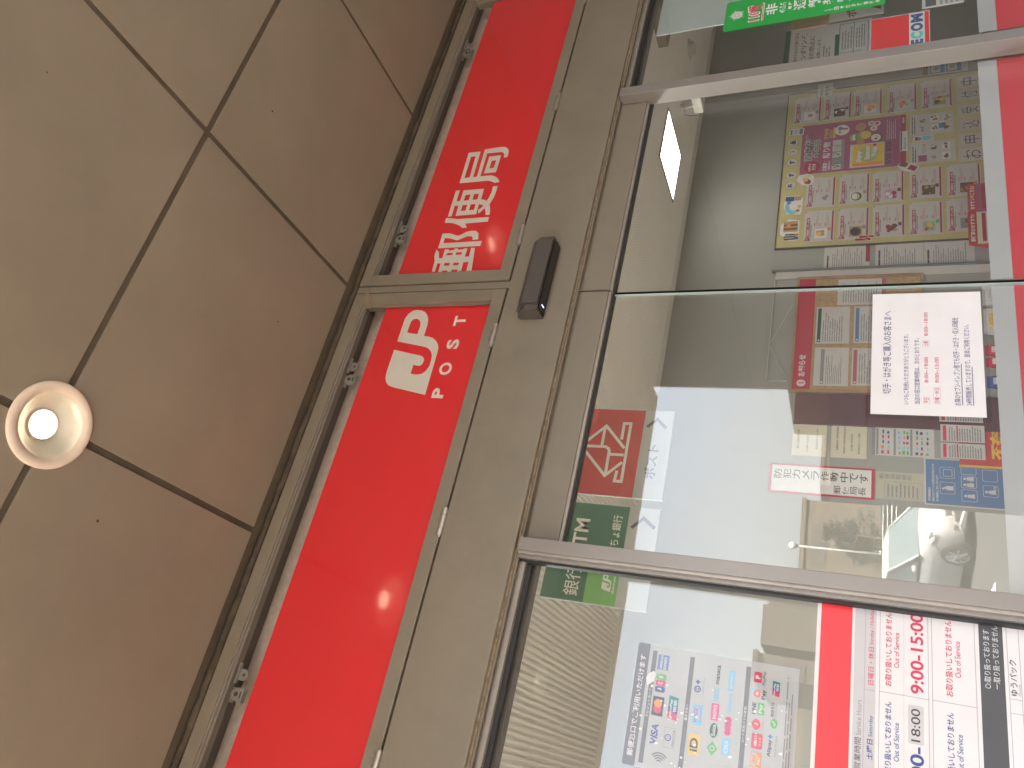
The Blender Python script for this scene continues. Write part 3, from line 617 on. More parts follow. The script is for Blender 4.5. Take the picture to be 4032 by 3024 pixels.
mb.frame2(.0765, .111, 1.808, 1.829, .0006, f2, 'grey2'); mb.disc(.0935, 1.8212, .006, f2, 'navy'); mb.disc(.0935, 1.8212, .0042, f3, 'paper2'); T('D', .0915, .0958, 1.8185, 1.824, f3 - .0001, 'navy'); T('Diners Club', .080, .1075, 1.810, 1.8135, f3, 'grey3')
def upay(x0, x1, z0, z1):
    h = (x1 - x0) / 3
    for k, c in enumerate(('crim', 'navy', 'teal')): mb.poly([(x0 + h * k * .9, z0), (x0 + h * (k + 1.1), z0), (x0 + h * (k + 1.3), z1), (x0 + h * (k * .9 + .25), z1)], f2 - .0001 * k, c)
    T('UnionPay', x0 + .012 * h, x1 - .2 * h, z0 + (z1 - z0) * .55, z0 + (z1 - z0) * .85, f3, 'paper', .02); T('银联', x0 + h * 1.1, x1 - .2 * h, z0 + (z1 - z0) * .12, z0 + (z1 - z0) * .48, f3, 'paper', .01)
upay(.124, .163, 1.8095, 1.8275); upay(.199, .223, 1.633, 1.6455)
mb.rrect(.0735, .109, 1.7635, 1.7835, f2, 'gold', .0015); T('iD', .080, .1025, 1.7665, 1.7805, f3, 'ink', .03)
mb.rect(.1255, .160, 1.7635, 1.7825, f2, 'sky_b'); T('WAON', .1285, .157, 1.772, 1.779, f3, 'crim', .02); mb.stroke([(.130, 1.768), (.142, 1.7665), (.156, 1.7685)], .0009, f3, 'crim')
mb.ring2(.187, 1.7775, .0042, .0062, f2, 'navy'); T('Q', .1845, .1895, 1.774, 1.781, f3, 'navy', .03); T('+', .196, .2035, 1.7735, 1.7825, f2, 'navy', .05); T('QUICPay', .180, .2085, 1.765, 1.769, f2, 'grey2')
mb.frame2(.071, .2395, 1.705, 1.7555, .0005, f2, 'grey1')
mb.poly([(.092, 1.7505), (.1045, 1.741), (.092, 1.7315), (.0795, 1.741)], f2, 'leafp'); mb.disc(.092, 1.741, .0045, f3, 'paper2'); mb.disc(.092, 1.741, .003, f3 - .0001, 'leafp')
mb.disc(.122, 1.741, .0125, f2, 'dkgreen', .0072); T('Suica', .1125, .1315, 1.738, 1.7445, f3, 'paper', .02)
mb.rect(.1385, .168, 1.735, 1.749, f2, 'pink2'); T('PASMO', .1415, .165, 1.739, 1.745, f3, 'paper', .02)
T('TOICA', .1705, .196, 1.737, 1.7465, f2, 'sky_b', .03); T('manaca', .202, .236, 1.7395, 1.7450, f2, 'ink', .02)
mb.rect(.0855, .113, 1.710, 1.7245, f2, 'sky_b'); T('ICOCA', .0885, .110, 1.7135, 1.7205, f3, 'paper', .02)
for k in range(4): mb.disc(.1235 + k * .007, 1.717, .0055, f2 - .00004 * k, 'pink2', .0062)
T('SUGOCA', .1205, .1485, 1.714, 1.720, f3, 'maroon', .015); T('nimoca', .155, .191, 1.7135, 1.7215, f2, 'sky_b', .03)
mb.rect(.1955, .230, 1.7125, 1.723, f2, 'sky_b'); T('はやかけん', .1985, .227, 1.715, 1.7205, f3, 'paper', .01)
mb.frame2(.077, .101, 1.656, 1.674, .0008, f2, 'orange'); mb.rect(.0775, .1005, 1.6565, 1.6645, f2, 'orange'); T('au', .083, .095, 1.6665, 1.672, f3, 'orange', .02); T('PAY', .082, .096, 1.658, 1.663, f3, 'paper', .03)
mb.rrect(.1065, .132, 1.656, 1.675, f2, 'crim', .003); T('d払い', .1105, .128, 1.6655, 1.671, f3, 'paper', .03)
for k in range(3): mb.disc(.114 + .005 * k, 1.6605, .0014, f3, 'gold')
mb.disc(.1465, 1.669, .009, f2, 'crim', .0072); T('J', .145, .1485, 1.666, 1.672, f3, 'paper', .03); T('J-Coin', .139, .154, 1.6555, 1.6595, f2, 'crim')
T('LINE', .163, .1825, 1.6715, 1.678, f2, 'ink', .03); mb.rect(.163, .184, 1.657, 1.6685, f2, 'leafp'); T('Pay', .166, .181, 1.659, 1.6665, f3, 'paper', .02)
mb.poly([(.191, 1.669), (.1945, 1.6655), (.203, 1.6655), (.2065, 1.669), (.203, 1.677), (.1945, 1.677)], f2, 'orange2'); mb.disc(.2045, 1.6775, .0033, f3, 'sky_b'); T('m', .196, .2015, 1.669, 1.6735, f3, 'paper', .03); T('Pay', .190, .207, 1.655, 1.6635, f2, 'ink', .02)
mb.rrect(.2175, .236, 1.665, 1.6785, f2, 'crim', .0015); T('P', .224, .2305, 1.6675, 1.676, f3, 'paper', .05); T('PayPay', .215, .239, 1.657, 1.6635, f2, 'grey3')
T('Alipay', .098, .1265, 1.640, 1.6475, f2, 'ink', .02); T('+', .1275, .1345, 1.640, 1.6475, f2, 'blue', .04); T('PARTNER', .100, .135, 1.6315, 1.635, f2, 'grey2')
mb.disc(.1535, 1.639, .0085, f2, 'leafp', .006); mb.stroke([(.150, 1.639), (.1525, 1.637), (.157, 1.642)], .0012, f3, 'paper'); T('微信支付', .164, .188, 1.640, 1.6458, f2, 'grey3', .01); T('WeChat Pay', .164, .188, 1.635, 1.6385, f2, 'grey2')
mb.frame2(.078, .243, 1.608, 1.623, .0005, f2, 'grey1'); mb.lines(.08, .241, 1.609, 1.622, 3, f2, 'grey2', .45, .4, 6)
mb.build('sheet', t)
mb = MB(); mb.box(0.0325, 0.2545, -0.00685, -0.00665, 1.6005, 1.9010, 'lamin2'); rr = random.Random(21)
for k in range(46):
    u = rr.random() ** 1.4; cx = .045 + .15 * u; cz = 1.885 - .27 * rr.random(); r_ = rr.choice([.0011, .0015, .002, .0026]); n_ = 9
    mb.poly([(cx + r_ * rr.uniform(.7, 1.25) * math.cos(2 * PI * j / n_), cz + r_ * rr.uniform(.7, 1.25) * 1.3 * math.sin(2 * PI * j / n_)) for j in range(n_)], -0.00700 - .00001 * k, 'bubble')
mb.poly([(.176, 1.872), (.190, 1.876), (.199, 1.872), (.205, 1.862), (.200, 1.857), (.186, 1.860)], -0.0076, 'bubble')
mb.build('laminate', t)

# long green alarm sticker and neighbours on the right side light
t = thing('alarm_sticker', 'long green alarm sticker reading 110番 with a silver star on the right side window', 'sticker', (2.1115, -0.005, 1.479))
mb = MB(); y = -0.0046; mb.rrect(2.045, 2.1785, 1.4785, 1.9165, y, 'green', .008); f = y - .0004
pts = []
for k in range(40):
    a_ = 2 * PI * k / 40 + .02; r_ = (.0270 if k % 8 == 0 else .0205 if k % 2 == 0 else .0125); pts.append((2.112 + r_ * math.cos(a_ + PI / 2), 1.8815 + r_ * math.sin(a_ + PI / 2)))
for k in range(40): mb.poly([(2.112, 1.8815), pts[k], pts[(k + 1) % 40]], f, 'paper')
for k in range(20): a_ = 2 * PI * k / 20; mb.stroke([(2.112 + .004 * math.cos(a_), 1.8815 + .004 * math.sin(a_)), (2.112 + .012 * math.cos(a_), 1.8815 + .012 * math.sin(a_))], .0009, f - .0003, 'grey2')
mb.text('110番', 2.069, 2.1475, 1.8105, 1.8525, f, 'paper', .075); mb.text('110番', 2.072, 2.1445, 1.8145, 1.8485, f - .0004, 'crim', .012); mb.rect(2.068, 2.148, 1.803, 1.8085, f, 'paper'); mb.rect(2.070, 2.146, 1.8045, 1.807, f - .0004, 'crim')
mb.column('非常通報装置設置', 2.087, 2.1365, 1.486, 1.8005, f, 'paper', .018); mb.column('日本防災通信協会', 2.0585, 2.0705, 1.490, 1.610, f, 'paper', .03); mb.column('(公財)', 2.059, 2.066, 1.612, 1.634, f, 'paper', .01)
mb.build('sticker', t)
t = thing('security_sticker', 'bright red and white sticker with the letters SECOM low on the right side window', 'sticker', (1.934, 0.006, 1.373))
mb = MB(); y = 0.0062; mb.rect(1.838, 2.0055, 1.3705, 1.5145, y, 'grey1'); f = y - .0004; mb.rect(1.842, 2.002, 1.420, 1.512, f, 'sred'); mb.rect(1.842, 2.002, 1.373, 1.3825, f, 'sred'); mb.rect(1.842, 2.002, 1.3835, 1.4195, f, 'paper')
for s, a, b, c in (('S', 1.848, 1.872, 'navy'), ('E', 1.8765, 1.896, 'navy'), ('C', 1.899, 1.926, 'cyan'), ('O', 1.929, 1.960, 'navy'), ('M', 1.964, 1.997, 'navy')): mb.text(s, a, b, 1.387, 1.416, f - .0004, c, .06)
mb.build('sticker', t)
mb = MB(); mb.box(2.112, 2.53, 0.0165, 0.0195, 1.76, 2.134, 'backpaper'); tag(mb.build('mounting_board'), 'plain pale grey board leaning inside the right window above the green sticker', 'board')

mb = MB(); f = sheet(mb, 2.49, 2.785, 1.515, 1.826, 0.60, 'paper2b', .001); mb.rect(2.49, 2.785, 1.806, 1.826, f, 'dkgreen'); mb.text('ー・ローンダリング,', 2.495, 2.752, 1.742, 1.765, f, 'grey3', .015); mb.text('資金供与の防止に', 2.50, 2.735, 1.715, 1.735, f, 'grey3', .015); mb.text('お願いします。', 2.60, 2.715, 1.692, 1.705, f, 'grey3', .01); mb.text('による資金を隠すための行為である', 2.495, 2.765, 1.775, 1.790, f, 'grey3', .01)
mb.lines(2.50, 2.74, 1.655, 1.685, 3, f, 'grey2', .5, .4, 5); mb.rect(2.49, 2.72, 1.628, 1.642, f, 'dkgreen'); mb.frame2(2.50, 2.775, 1.525, 1.628, .0025, f, 'teal'); mb.rect(2.50, 2.775, 1.575, 1.5775, f - .0002, 'teal'); mb.rect(2.61, 2.6125, 1.545, 1.628, f - .0002, 'teal')
for a, b, c, d in ((2.63, 2.765, 1.58, 1.62), (2.63, 2.765, 1.535, 1.57), (2.51, 2.60, 1.58, 1.62), (2.51, 2.60, 1.535, 1.57)): mb.lines(a, b, c, d, 4, f, 'grey2', .5, .3, 4)
tag(mb.build('bank_poster'), 'grey poster with dark teal bands seen past the right jamb post', 'poster')
mb = MB(); f = sheet(mb, 2.800, 3.12, 1.474, 1.667, 0.60, 'paper2', .001); mb.text('ポ', 2.806, 2.850, 1.570, 1.607, f, 'maroon', .03); mb.poly([(2.826, 1.484), (2.90, 1.484), (2.863, 1.545)], f, 'maroon'); tag(mb.build('small_sign'), 'white sign with the red character ポ half behind the green sticker', 'sign')
mb = MB(); mb.bev(2.815, 3.3, 0.62, 0.66, 1.672, 1.812, 'oak', .004); tag(mb.build('shelf_rail'), 'brown wooden rail above the white sign with the red character', 'rail')
def little(x, z, wd, h, y, n, label, cat, cols):
    mb = MB(); f = sheet(mb, x, x + wd, z, z + h, y, cols[0], .002); mb.rect(x + wd * .08, x + wd * .92, z + h * .66, z + h * .92, f, cols[1]); mb.lines(x + wd * .1, x + wd * .9, z + h * .1, z + h * .6, 4, f, cols[2], .5, .4, 3); return tag(mb.build(n), label, cat)
little(2.07, 1.285, .055, .10, .05, 'pocket_card', 'white card with a dark frame beside the red sticker', 'card', ('paper2', 'grey3', 'grey2'))
little(2.09, 1.262, .06, .05, .03, 'token_holder', 'small maroon holder with white slips above the right film band', 'holder', ('maroon', 'paper2', 'paper2'))

# ================================================================== hanging acrylic signs just inside the doors
def hang(x0, x1, label, name='hanging_sign'):
    t = thing(name, label, 'sign', ((x0 + x1) / 2, 0.405, 1.998), 'acrylic signs hanging behind the doors')
    mb = MB(); mb.box(x0, x1, 0.403, 0.407, 1.998, 2.36, 'acryl'); mb.box(x0 - .0015, x0, 0.402, 0.408, 1.998, 2.36, 'edge'); mb.box(x1, x1 + .0015, 0.402, 0.408, 1.998, 2.36, 'edge'); mb.build('acrylic_plate', t)
    mb = MB()
    for x in (x0 + .03, x1 - .03): mb.tube([(x, .405, 2.36), (x, .405, 2.84)], .0012, 'galv2', 6)
    mb.build('wire', t); return t
t = hang(0.699, 0.968, 'red hanging sign with a white envelope outline above ポスト, behind the left door leaf')
mb = MB(); mb.box(.699, .968, .4015, .4028, 2.0845, 2.2935, 'rsign'); mb.rect(.699, .968, 2.0005, 2.0843, .4022, 'ghost')
mb.build('panel', t)
mb = MB()
for k, p in enumerate(ENV): mb.stroke(p, .0085, .4011 - .0002 * k, 'letterw')
mb.text('ポスト', .757, .862, 2.030, 2.062, .4016, 'grey3', .02); mb.stroke([(.917, 2.073), (.942, 2.0475), (.918, 2.021)], .009, .4016, 'grey3'); mb.build('lettering', t)
t = hang(0.397, 0.6705, 'green hanging sign reading 銀行 ATM beside the red one, partly behind the left post')
mb = MB(); mb.box(.397, .6705, .4015, .4028, 2.0845, 2.2935, 'gdark'); mb.rect(.397, .492, 2.0845, 2.171, .4012, 'gmid'); mb.rect(.645, .6705, 2.25, 2.2935, .4012, 'gmid'); mb.rect(.397, .6705, 2.0005, 2.0843, .4022, 'ghost'); mb.build('panel', t)
mb = MB(); y = .4009
mb.text('銀行', .4105, .4920, 2.1885, 2.2315, y, 'letterw', .006); mb.text('ATM', .5115, .6250, 2.1905, 2.2315, y, 'letterw', .02); mb.text('ゆうちょ銀行', .513, .644, 2.1005, 2.1265, y, 'letterw', .006)
q = [l for l in MARK]; sx = .0475 / .268
mb.shape(outline_mesh(q), y, 'letterw', lambda v: (.4335 + (v[0] - .773) * sx, 2.1015 + (v[1] - 2.543) * .0255 / .143)); mb.text('BANK', .430, .478, 2.092, 2.0975, y, 'letterw', .02)
mb.stroke([(.6135, 2.072), (.643, 2.0425), (.620, 2.012)], .009, .4016, 'grey3'); mb.build('lettering', t)

# ================================================================== back wall: yellow display board and its papers
BW = 3.159
t = thing('display_board', 'large yellow papered display board on the back wall covered with product flyers', 'notice board', (4.5, BW, 0.80))
mb = MB(); mb.box(3.713, 5.300, BW - .012, BW, .78, 2.140, 'yellow'); mb.build('yellow_panel', t)
mb = MB(); mb.box(3.707, 3.713, BW - .018, BW, .78, 2.146, 'darkmetal'); mb.box(5.300, 5.306, BW - .018, BW, .78, 2.146, 'darkmetal'); mb.box(3.713, 5.300, BW - .018, BW, 2.140, 2.146, 'darkmetal'); mb.box(4.395, 4.398, BW - .0128, BW - .012, .78, 2.14, 'tan'); mb.build('board_edge', t)
BY = BW - .0135
def photo(mb, x0, x1, z0, z1, y, base, cols, n, seed):
    rr = random.Random(seed); mb.rect(x0, x1, z0, z1, y, base); w_ = x1 - x0; h_ = z1 - z0
    for k in range(n):
        r = rr.uniform(.12, .24) * h_; cx = rr.uniform(x0 + r, x1 - r); cz = rr.uniform(z0 + r, z1 - r); mb.disc(cx, cz, r * rr.uniform(.8, 1.2) if r * 1.2 < min(cx - x0, x1 - cx) else r, y - .0002 - .00005 * k, rr.choice(cols), r, 9)
FLY = [
 (3.755, 1.9520, 'first flyer of the left column, photo of yellow cake pieces in a box', 'paper', ['gold', 'tan', 'paper2', 'orange'], 7, 'rect'),
 (3.755, 1.7220, 'second flyer of the left column, photo of a dark round lacquer dish', 'tan', ['brown', 'ink', 'brown', 'grey2'], 7, 'bowl'),
 (3.763, 1.4935, 'third flyer of the left column, photo of brown rolled cakes', 'paper2', ['brown', 'tan', 'maroon', 'brown'], 9, 'rect'),
 (3.765, 1.2620, 'fourth flyer of the left column, photo of small coloured fruits on pale teal', 'sky_b2', ['leafp', 'crim', 'gold', 'tan', 'leafp'], 9, 'rect'),
 (3.773, 1.0320, 'lowest flyer of the left column, half behind the red pamphlet header', 'grey2', ['grey3', 'maroon', 'tan'], 7, 'rect'),
 (4.077, 1.9540, 'first flyer of the second column, photo of grey dumplings', 'paper2', ['grey1', 'grey2', 'tan', 'grey1'], 6, 'rect'),
 (4.083, 1.7235, 'second flyer of the second column, photo of a bowl of white sweets', 'cream', ['brown', 'paper', 'maroon', 'tan'], 7, 'bowl2'),
 (4.078, 1.4985, 'third flyer of the second column, photo of red meats on pink', 'pink3', ['crim', 'maroon', 'paper', 'grey3', 'brown'], 12, 'rect'),
 (4.090, 1.2595, 'fourth flyer of the second column, photo of browned steaks on a dark tray', 'brown', ['tan', 'cream', 'tan', 'brown'], 9, 'rect'),
 (4.087, 1.0245, 'lowest flyer of the second column, photo of round loaves', 'brown', ['tan', 'cream', 'maroon', 'tan'], 7, 'rect'),
 (4.960, 2.0880, 'top flyer of the right column, photo of an opened pale box', 'paper', ['grey1', 'cream', 'grey2'], 5, 'rect'),
 (4.963, 1.8670, 'second flyer of the right column, photo of a dark tray of sweets', 'ink', ['brown', 'paper', 'cream', 'maroon'], 9, 'rect'),
 (4.962, 1.6480, 'third flyer of the right column, photo of golden fried pieces', 'paper', ['gold', 'orange', 'tan', 'gold'], 7, 'rect'),
 (4.960, 1.4110, 'fourth flyer of the right column, photo of pink and orange jellies', 'cream', ['pink', 'orange', 'crim', 'tan'], 9, 'rect'),
 (4.960, 1.1770, 'lowest flyer of the right column, photo of dark bottles and fruit', 'tan', ['brown', 'ink', 'gold', 'leafp'], 9, 'rect')]
for i, (x, zt, lab, base, cols, n, kind) in enumerate(FLY):
    W, H = .291, .205; rr = random.Random(i)
    mb = MB(); f = sheet(mb, x, x + W, zt - H, zt, BY, 'paper2', .0008)
    mb.rrect(x + .042, x + .225, zt - .040, zt - .018, f, 'maroon2', .006); mb.text('百貨店の一押し商品', x + .050, x + .216, zt - .0365, zt - .0215, f - .0003, 'paper', .03)
    mb.rect(x + .010, x + .040, zt - .046, zt - .012, f, 'pink'); mb.rect(x + .013, x + .037, zt - .030, zt - .016, f - .0003, 'tan')
    mb.lines(x + .045, x + .20, zt - .054, zt - .043, 2, f, 'grey3', .5, .4, 3)
    mb.frame2(x + .022, x + .132, zt - .186, zt - .068, .0012, f, 'line')
    if kind == 'rect': photo(mb, x + .030, x + .118, zt - .160, zt - .078, f - .0003, base, cols, n, i)
    else:
        mb.rect(x + .028, x + .122, zt - .160, zt - .076, f - .0003, base); mb.disc(x + .072, zt - .118, .040, f - .0005, cols[0], .036); mb.disc(x + .072, zt - .112, .030, f - .0007, cols[1], .026)
        if kind == 'bowl2':
            for k in range(5): mb.disc(x + .060 + .009 * k, zt - .112 + (k % 2) * .010, .008, f - .0009, 'paper', .007, 8)
            for k in range(5): mb.disc(x + .058 + .010 * k, zt - .125, .006, f - .0010, 'tan', .005, 8)
    mb.rect(x + .096, x + .126, zt - .183, zt - .162, f - .0003, cols[-1])
    for k in range(3):
        a = x + .142 + rr.uniform(-.004, .004); b = zt - .068 - k * .036
        mb.rrect(a, a + .030, b - .008, b, f, 'pink4', .003); mb.lines(a, x + .278, b - .030, b - .010, 3, f, 'grey1' if k == 1 else 'pink4', .38, .5, 3)
    mb.rect(x + .012, x + .280, zt - .199, zt - .188, f, 'maroon2')
    p = tag(mb.build('product_flyer'), 'white ' + lab, 'flyer', 'product flyers on the yellow board')
    for (px, pz) in ((x + .012, zt - .008), (x + W - .012, zt - .008), (x + .012, zt - H + .008), (x + W - .012, zt - H + .008)):
        mb = MB(); mb.tube([(px, f, pz), (px, f - .007, pz)], .0045, 'navy' if x > 4.9 else 'pink4', 8); mb.build('push_pin', p)

# magenta summer gift poster
mb = MB(); x0, x1, z0, z1 = 4.415, 4.928, 1.282, 2.012; f = sheet(mb, x0, x1, z0, z1, BY, 'pink', .001); f2, f3 = f - .0004, f - .0008; T = mb.text
T('百貨店の', 4.545, 4.835, 1.925, 1.990, f2, 'paper', .06); T('百貨店の', 4.549, 4.831, 1.929, 1.986, f3, 'dkgreen2', .02); T('お中元', 4.575, 4.765, 1.870, 1.925, f2, 'paper', .06); T('お中元', 4.579, 4.761, 1.874, 1.921, f3, 'dkgreen2', .02)
mb.disc(4.480, 1.925, .060, f2, 'maroon2', .058); T('お申込み', 4.440, 4.520, 1.930, 1.953, f3, 'paper', .02); T('承り中', 4.448, 4.513, 1.895, 1.925, f3, 'paper', .03)
T('百貨店・', 4.430, 4.530, 1.818, 1.850, f2, 'paper', .03); T('銘菓専門店の', 4.430, 4.530, 1.795, 1.813, f2, 'paper', .02); T('贈り物', 4.560, 4.725, 1.800, 1.855, f2, 'paper', .02)
T('早割&お届', 4.760, 4.870, 1.820, 1.850, f2, 'gold', .03); mb.lines(4.765, 4.87, 1.79, 1.815, 3, f2, 'gold', .4, .2, 3); mb.rrect(4.765, 4.875, 1.768, 1.786, f2, 'gold', .003)
for k, c in enumerate(('paper2', 'grey2', 'paper2', 'paper2', 'grey1')):
    a = 4.435 + .062 * k; mb.rect(a, a + .055, 1.722, 1.785, f2, c); mb.box(a, a + .055, f2 - .002, f2, 1.700, 1.722, 'grey2')
    rr = random.Random(k)
    if k in (0, 2, 3):
        for q in range(14): mb.disc(a + rr.uniform(.005, .05), rr.uniform(1.727, 1.78), .0045, f3, 'ink' if k < 3 else 'grey2', .0045, 7)
mb.rect(4.435, 4.67, 1.425, 1.660, f2, 'cream'); mb.rect(4.448, 4.66, 1.432, 1.640, f3, 'gold'); mb.rect(4.448, 4.475, 1.432, 1.640, f3 - .0002, 'orange'); mb.rect(4.62, 4.66, 1.48, 1.50, f3 - .0002, 'maroon')
mb.disc(4.56, 1.535, .075, f3 - .0003, 'leafp2', .072)
for s, a, b, c, d in (('Enjoy', 4.490, 4.600, 1.575, 1.615), ('Summer', 4.505, 4.645, 1.522, 1.560), ('Table', 4.530, 4.635, 1.475, 1.510)): T(s, a, b, c, d, f3 - .0006, 'paper', .06)
mb.disc(4.838, 1.722, .055, f2, 'paper', .053); T('500円', 4.800, 4.845, 1.725, 1.750, f3, 'crim', .03); mb.disc(4.858, 1.735, .017, f3, 'blue'); mb.rect(4.842, 4.856, 1.680, 1.722, f3, 'maroon')
mb.disc(4.850, 1.590, .040, f2, 'orange3', .038); mb.disc(4.850, 1.590, .033, f3, 'tan', .031)
for k in range(5): mb.disc(4.735 + .006 * k, 1.665 - .016 * k, .034, f2 - .00005 * k, ['pink', 'leafp2', 'paper', 'leafp', 'pink4'][k], .013)
mb.disc(4.770, 1.585, .040, f2, 'leafp', .020); mb.disc(4.760, 1.555, .042, f2 - .0003, 'gold', .038); mb.disc(4.695, 1.590, .036, f2, 'tan', .028)
for a, b, c in ((4.875, 1.515, 'leafp2'), (4.868, 1.478, 'crim'), (4.820, 1.500, 'orange3')): mb.disc(a, b, .026, f2 - .0004, 'paper', .025); mb.disc(a, b, .016, f3 - .0004, c, .015)
mb.disc(4.722, 1.480, .046, f2 - .0002, 'brown', .044); mb.disc(4.722, 1.484, .038, f3, 'paper', .034); mb.disc(4.710, 1.484, .012, f3 - .0002, 'crim'); mb.disc(4.738, 1.476, .013, f3 - .0002, 'cream')
T('5/22', 4.445, 4.545, 1.380, 1.415, f2, 'ink', .03); T('8/20', 4.570, 4.665, 1.380, 1.415, f2, 'ink', .03); mb.lines(4.69, 4.905, 1.345, 1.415, 5, f2, 'paper2', .3, .2, 4); mb.lines(4.45, 4.66, 1.33, 1.365, 3, f2, 'maroon', .4, .2, 4); mb.rect(x0, x1, z0, 1.315, f2, 'maroon2'); T('郵便局', 4.84, 4.90, 1.290, 1.306, f3, 'paper', .02)
tag(mb.build('gift_poster'), 'magenta summer gift poster with fruit and cake pictures amid the flyers', 'poster')
for x0, z1, lab in ((4.422, 1.252, 'pale ranking sheet with four small photos, left of the blue note'), (4.702, 1.255, 'pale ranking sheet with six small photos, nearest the right flyers')):
    mb = MB(); W = .205; f = sheet(mb, x0, x0 + W, z1 - .286, z1, BY, 'paper2b', .0008); mb.lines(x0 + .01, x0 + W - .01, z1 - .04, z1 - .008, 2, f, 'grey3', .45, .3, 4)
    if x0 < 4.6: mb.rect(x0 + .012, x0 + .075, z1 - .105, z1 - .05, f, 'pink'); mb.text('ベスト10', x0 + .09, x0 + .185, z1 - .10, z1 - .075, f, 'crim', .03)
    k = 0
    for r in range(2 if x0 < 4.6 else 3):
        for c in range(2):
            a = x0 + .012 + c * .096; b = z1 - (.115 if x0 < 4.6 else .048) - r * .080; photo(mb, a + .01, a + .075, b - .060, b - .008, f - .0003, ['grey1', 'paper', 'cream'][r], [['tan', 'grey2'], ['brown', 'tan'], ['maroon', 'brown']][(r + c) % 3], 5, k + int(x0 * 10)); mb.frame2(a, a + .086, b - .07, b, .001, f, 'line'); k += 1
    tag(mb.build('ranking_sheet'), lab, 'leaflet', 'ranking sheets under the magenta poster')
# round letter badges along the top
for ch, x, z in (('お', 4.314, 2.071), ('す', 4.419, 2.070), ('す', 4.551, 2.0715), ('め', 4.6605, 2.0745), ('品', 4.7625, 2.0765)):
    mb = MB(); y = BY - .0006; mb.disc(x, z, .0385, y, 'brown', .0415, 24); mb.disc(x, z, .0365, y - .0003, 'paper2', .0395, 24); mb.text(ch, x - .021, x + .021, z - .020, z + .022, y - .0006, 'ink', .055)
    nm = {'お': 'お, leftmost of the row', 'め': 'め between two others', '品': '品, rightmost of the row'}.get(ch, 'す next to the お badge' if x < 4.5 else 'す next to the め badge')
    tag(mb.build('letter_badge'), 'round white badge with the black character ' + nm, 'badge', 'round letter badges along the board top')
# cut-out picture stickers
def cut(name, lab, pts, parts, y=BY - .0012):
    mb = MB(); mb.poly(pts, y, 'paper'); 
    for k, (fn, a) in enumerate(parts): getattr(mb, fn)(*a[:-1], y - .0003 - .0001 * k, a[-1]) if fn in ('rect', 'poly') else mb.disc(a[0], a[1], a[2], y - .0003 - .0001 * k, a[4], a[3], 14)
    return tag(mb.build(name), lab, 'sticker')
cut('gift_sticker', 'blue and white gift box sticker right of the letter badges', [(4.836, 2.005), (4.905, 2.000), (4.912, 2.105), (4.845, 2.118)], [('rect', (4.845, 4.902, 2.010, 2.104, 'blue')), ('rect', (4.845, 4.902, 2.035, 2.090, 'grey1')), ('rect', (4.845, 4.902, 2.060, 2.064, 'blue'))])
cut('bag_sticker', 'sticker of an orange striped paper bag with dark bottles at the board corner', [(3.775, 1.985), (3.965, 1.985), (3.98, 2.06), (3.93, 2.116), (3.84, 2.116), (3.775, 2.05)], [('rect', (3.86, 3.96, 1.995, 2.095, 'tan')), ('rect', (3.88, 3.895, 1.995, 2.095, 'brown')), ('rect', (3.915, 3.93, 1.995, 2.095, 'brown')), ('rect', (3.785, 3.80, 2.01, 2.085, 'ink')), ('rect', (3.806, 3.82, 2.01, 2.09, 'ink')), ('rect', (3.826, 3.84, 2.01, 2.08, 'ink')), ('disc', (3.80, 2.0, .014, .014, 'navy')), ('disc', (3.83, 2.0, .014, .014, 'orange')), ('disc', (3.915, 2.06, .02, .016, 'orange'))])
cut('summer_sticker', 'sky blue cut-out sticker with sunflowers and a striped curtain', [(4.02, 1.985), (4.06, 1.974), (4.18, 1.974), (4.206, 1.995), (4.206, 2.10), (4.10, 2.106), (4.03, 2.08)], [('disc', (4.10, 2.045, .075, .052, 'sky_b')), ('disc', (4.11, 2.03, .05, .038, 'paper')), ('rect', (4.155, 4.20, 2.035, 2.098, 'navy')), ('rect', (4.16, 4.20, 1.985, 2.033, 'tan')), ('disc', (4.06, 2.005, .017, .017, 'gold')), ('disc', (4.06, 2.005, .009, .009, 'brown')), ('disc', (4.10, 1.995, .014, .014, 'gold')), ('disc', (4.14, 2.07, .014, .014, 'blue'))])
cut('sweets_sticker', 'oval sticker of macarons overlapping the corner of the magenta poster', [(4.296, 1.935), (4.33, 1.905), (4.39, 1.905), (4.42, 1.955), (4.405, 2.015), (4.36, 2.03), (4.31, 1.99)], [('disc', (4.335, 1.945, .024, .02, 'brown')), ('disc', (4.36, 1.965, .025, .022, 'gold')), ('disc', (4.39, 1.955, .018, .03, 'cream')), ('disc', (4.33, 1.962, .013, .012, 'crim'))])
cut('chocolate_sticker', 'sticker of a brown chocolate box beside a red envelope under the magenta poster', [(4.343, 1.225), (4.395, 1.197), (4.425, 1.235), (4.455, 1.30), (4.415, 1.342), (4.36, 1.30)], [('poly', ([(4.395, 1.285), (4.43, 1.262), (4.452, 1.305), (4.415, 1.332)], 'brown')), ('poly', ([(4.350, 1.228), (4.39, 1.205), (4.418, 1.250), (4.378, 1.275)], 'maroon2'))])
cut('person_sticker', 'small cut-out sticker of a figure in blue between the ranking sheets', [(4.635, 1.10), (4.692, 1.10), (4.692, 1.225), (4.66, 1.24), (4.635, 1.225)], [('rect', (4.642, 4.685, 1.115, 1.175, 'sky_b')), ('disc', (4.663, 1.198, .02, .02, 'tan')), ('rect', (4.645, 4.682, 1.205, 1.222, 'navy')), ('rect', (4.646, 4.68, 1.104, 1.125, 'paper2'))])
cut('blue_note', 'bright blue printed note over the lower ranking sheet', [(4.735, 1.015), (4.80, 0.985), (4.825, 1.05), (4.79, 1.075), (4.74, 1.075)], [('rect', (4.748, 4.80, 1.02, 1.068, 'blue')), ('disc', (4.80, 1.01, .012, .012, 'gold'))])
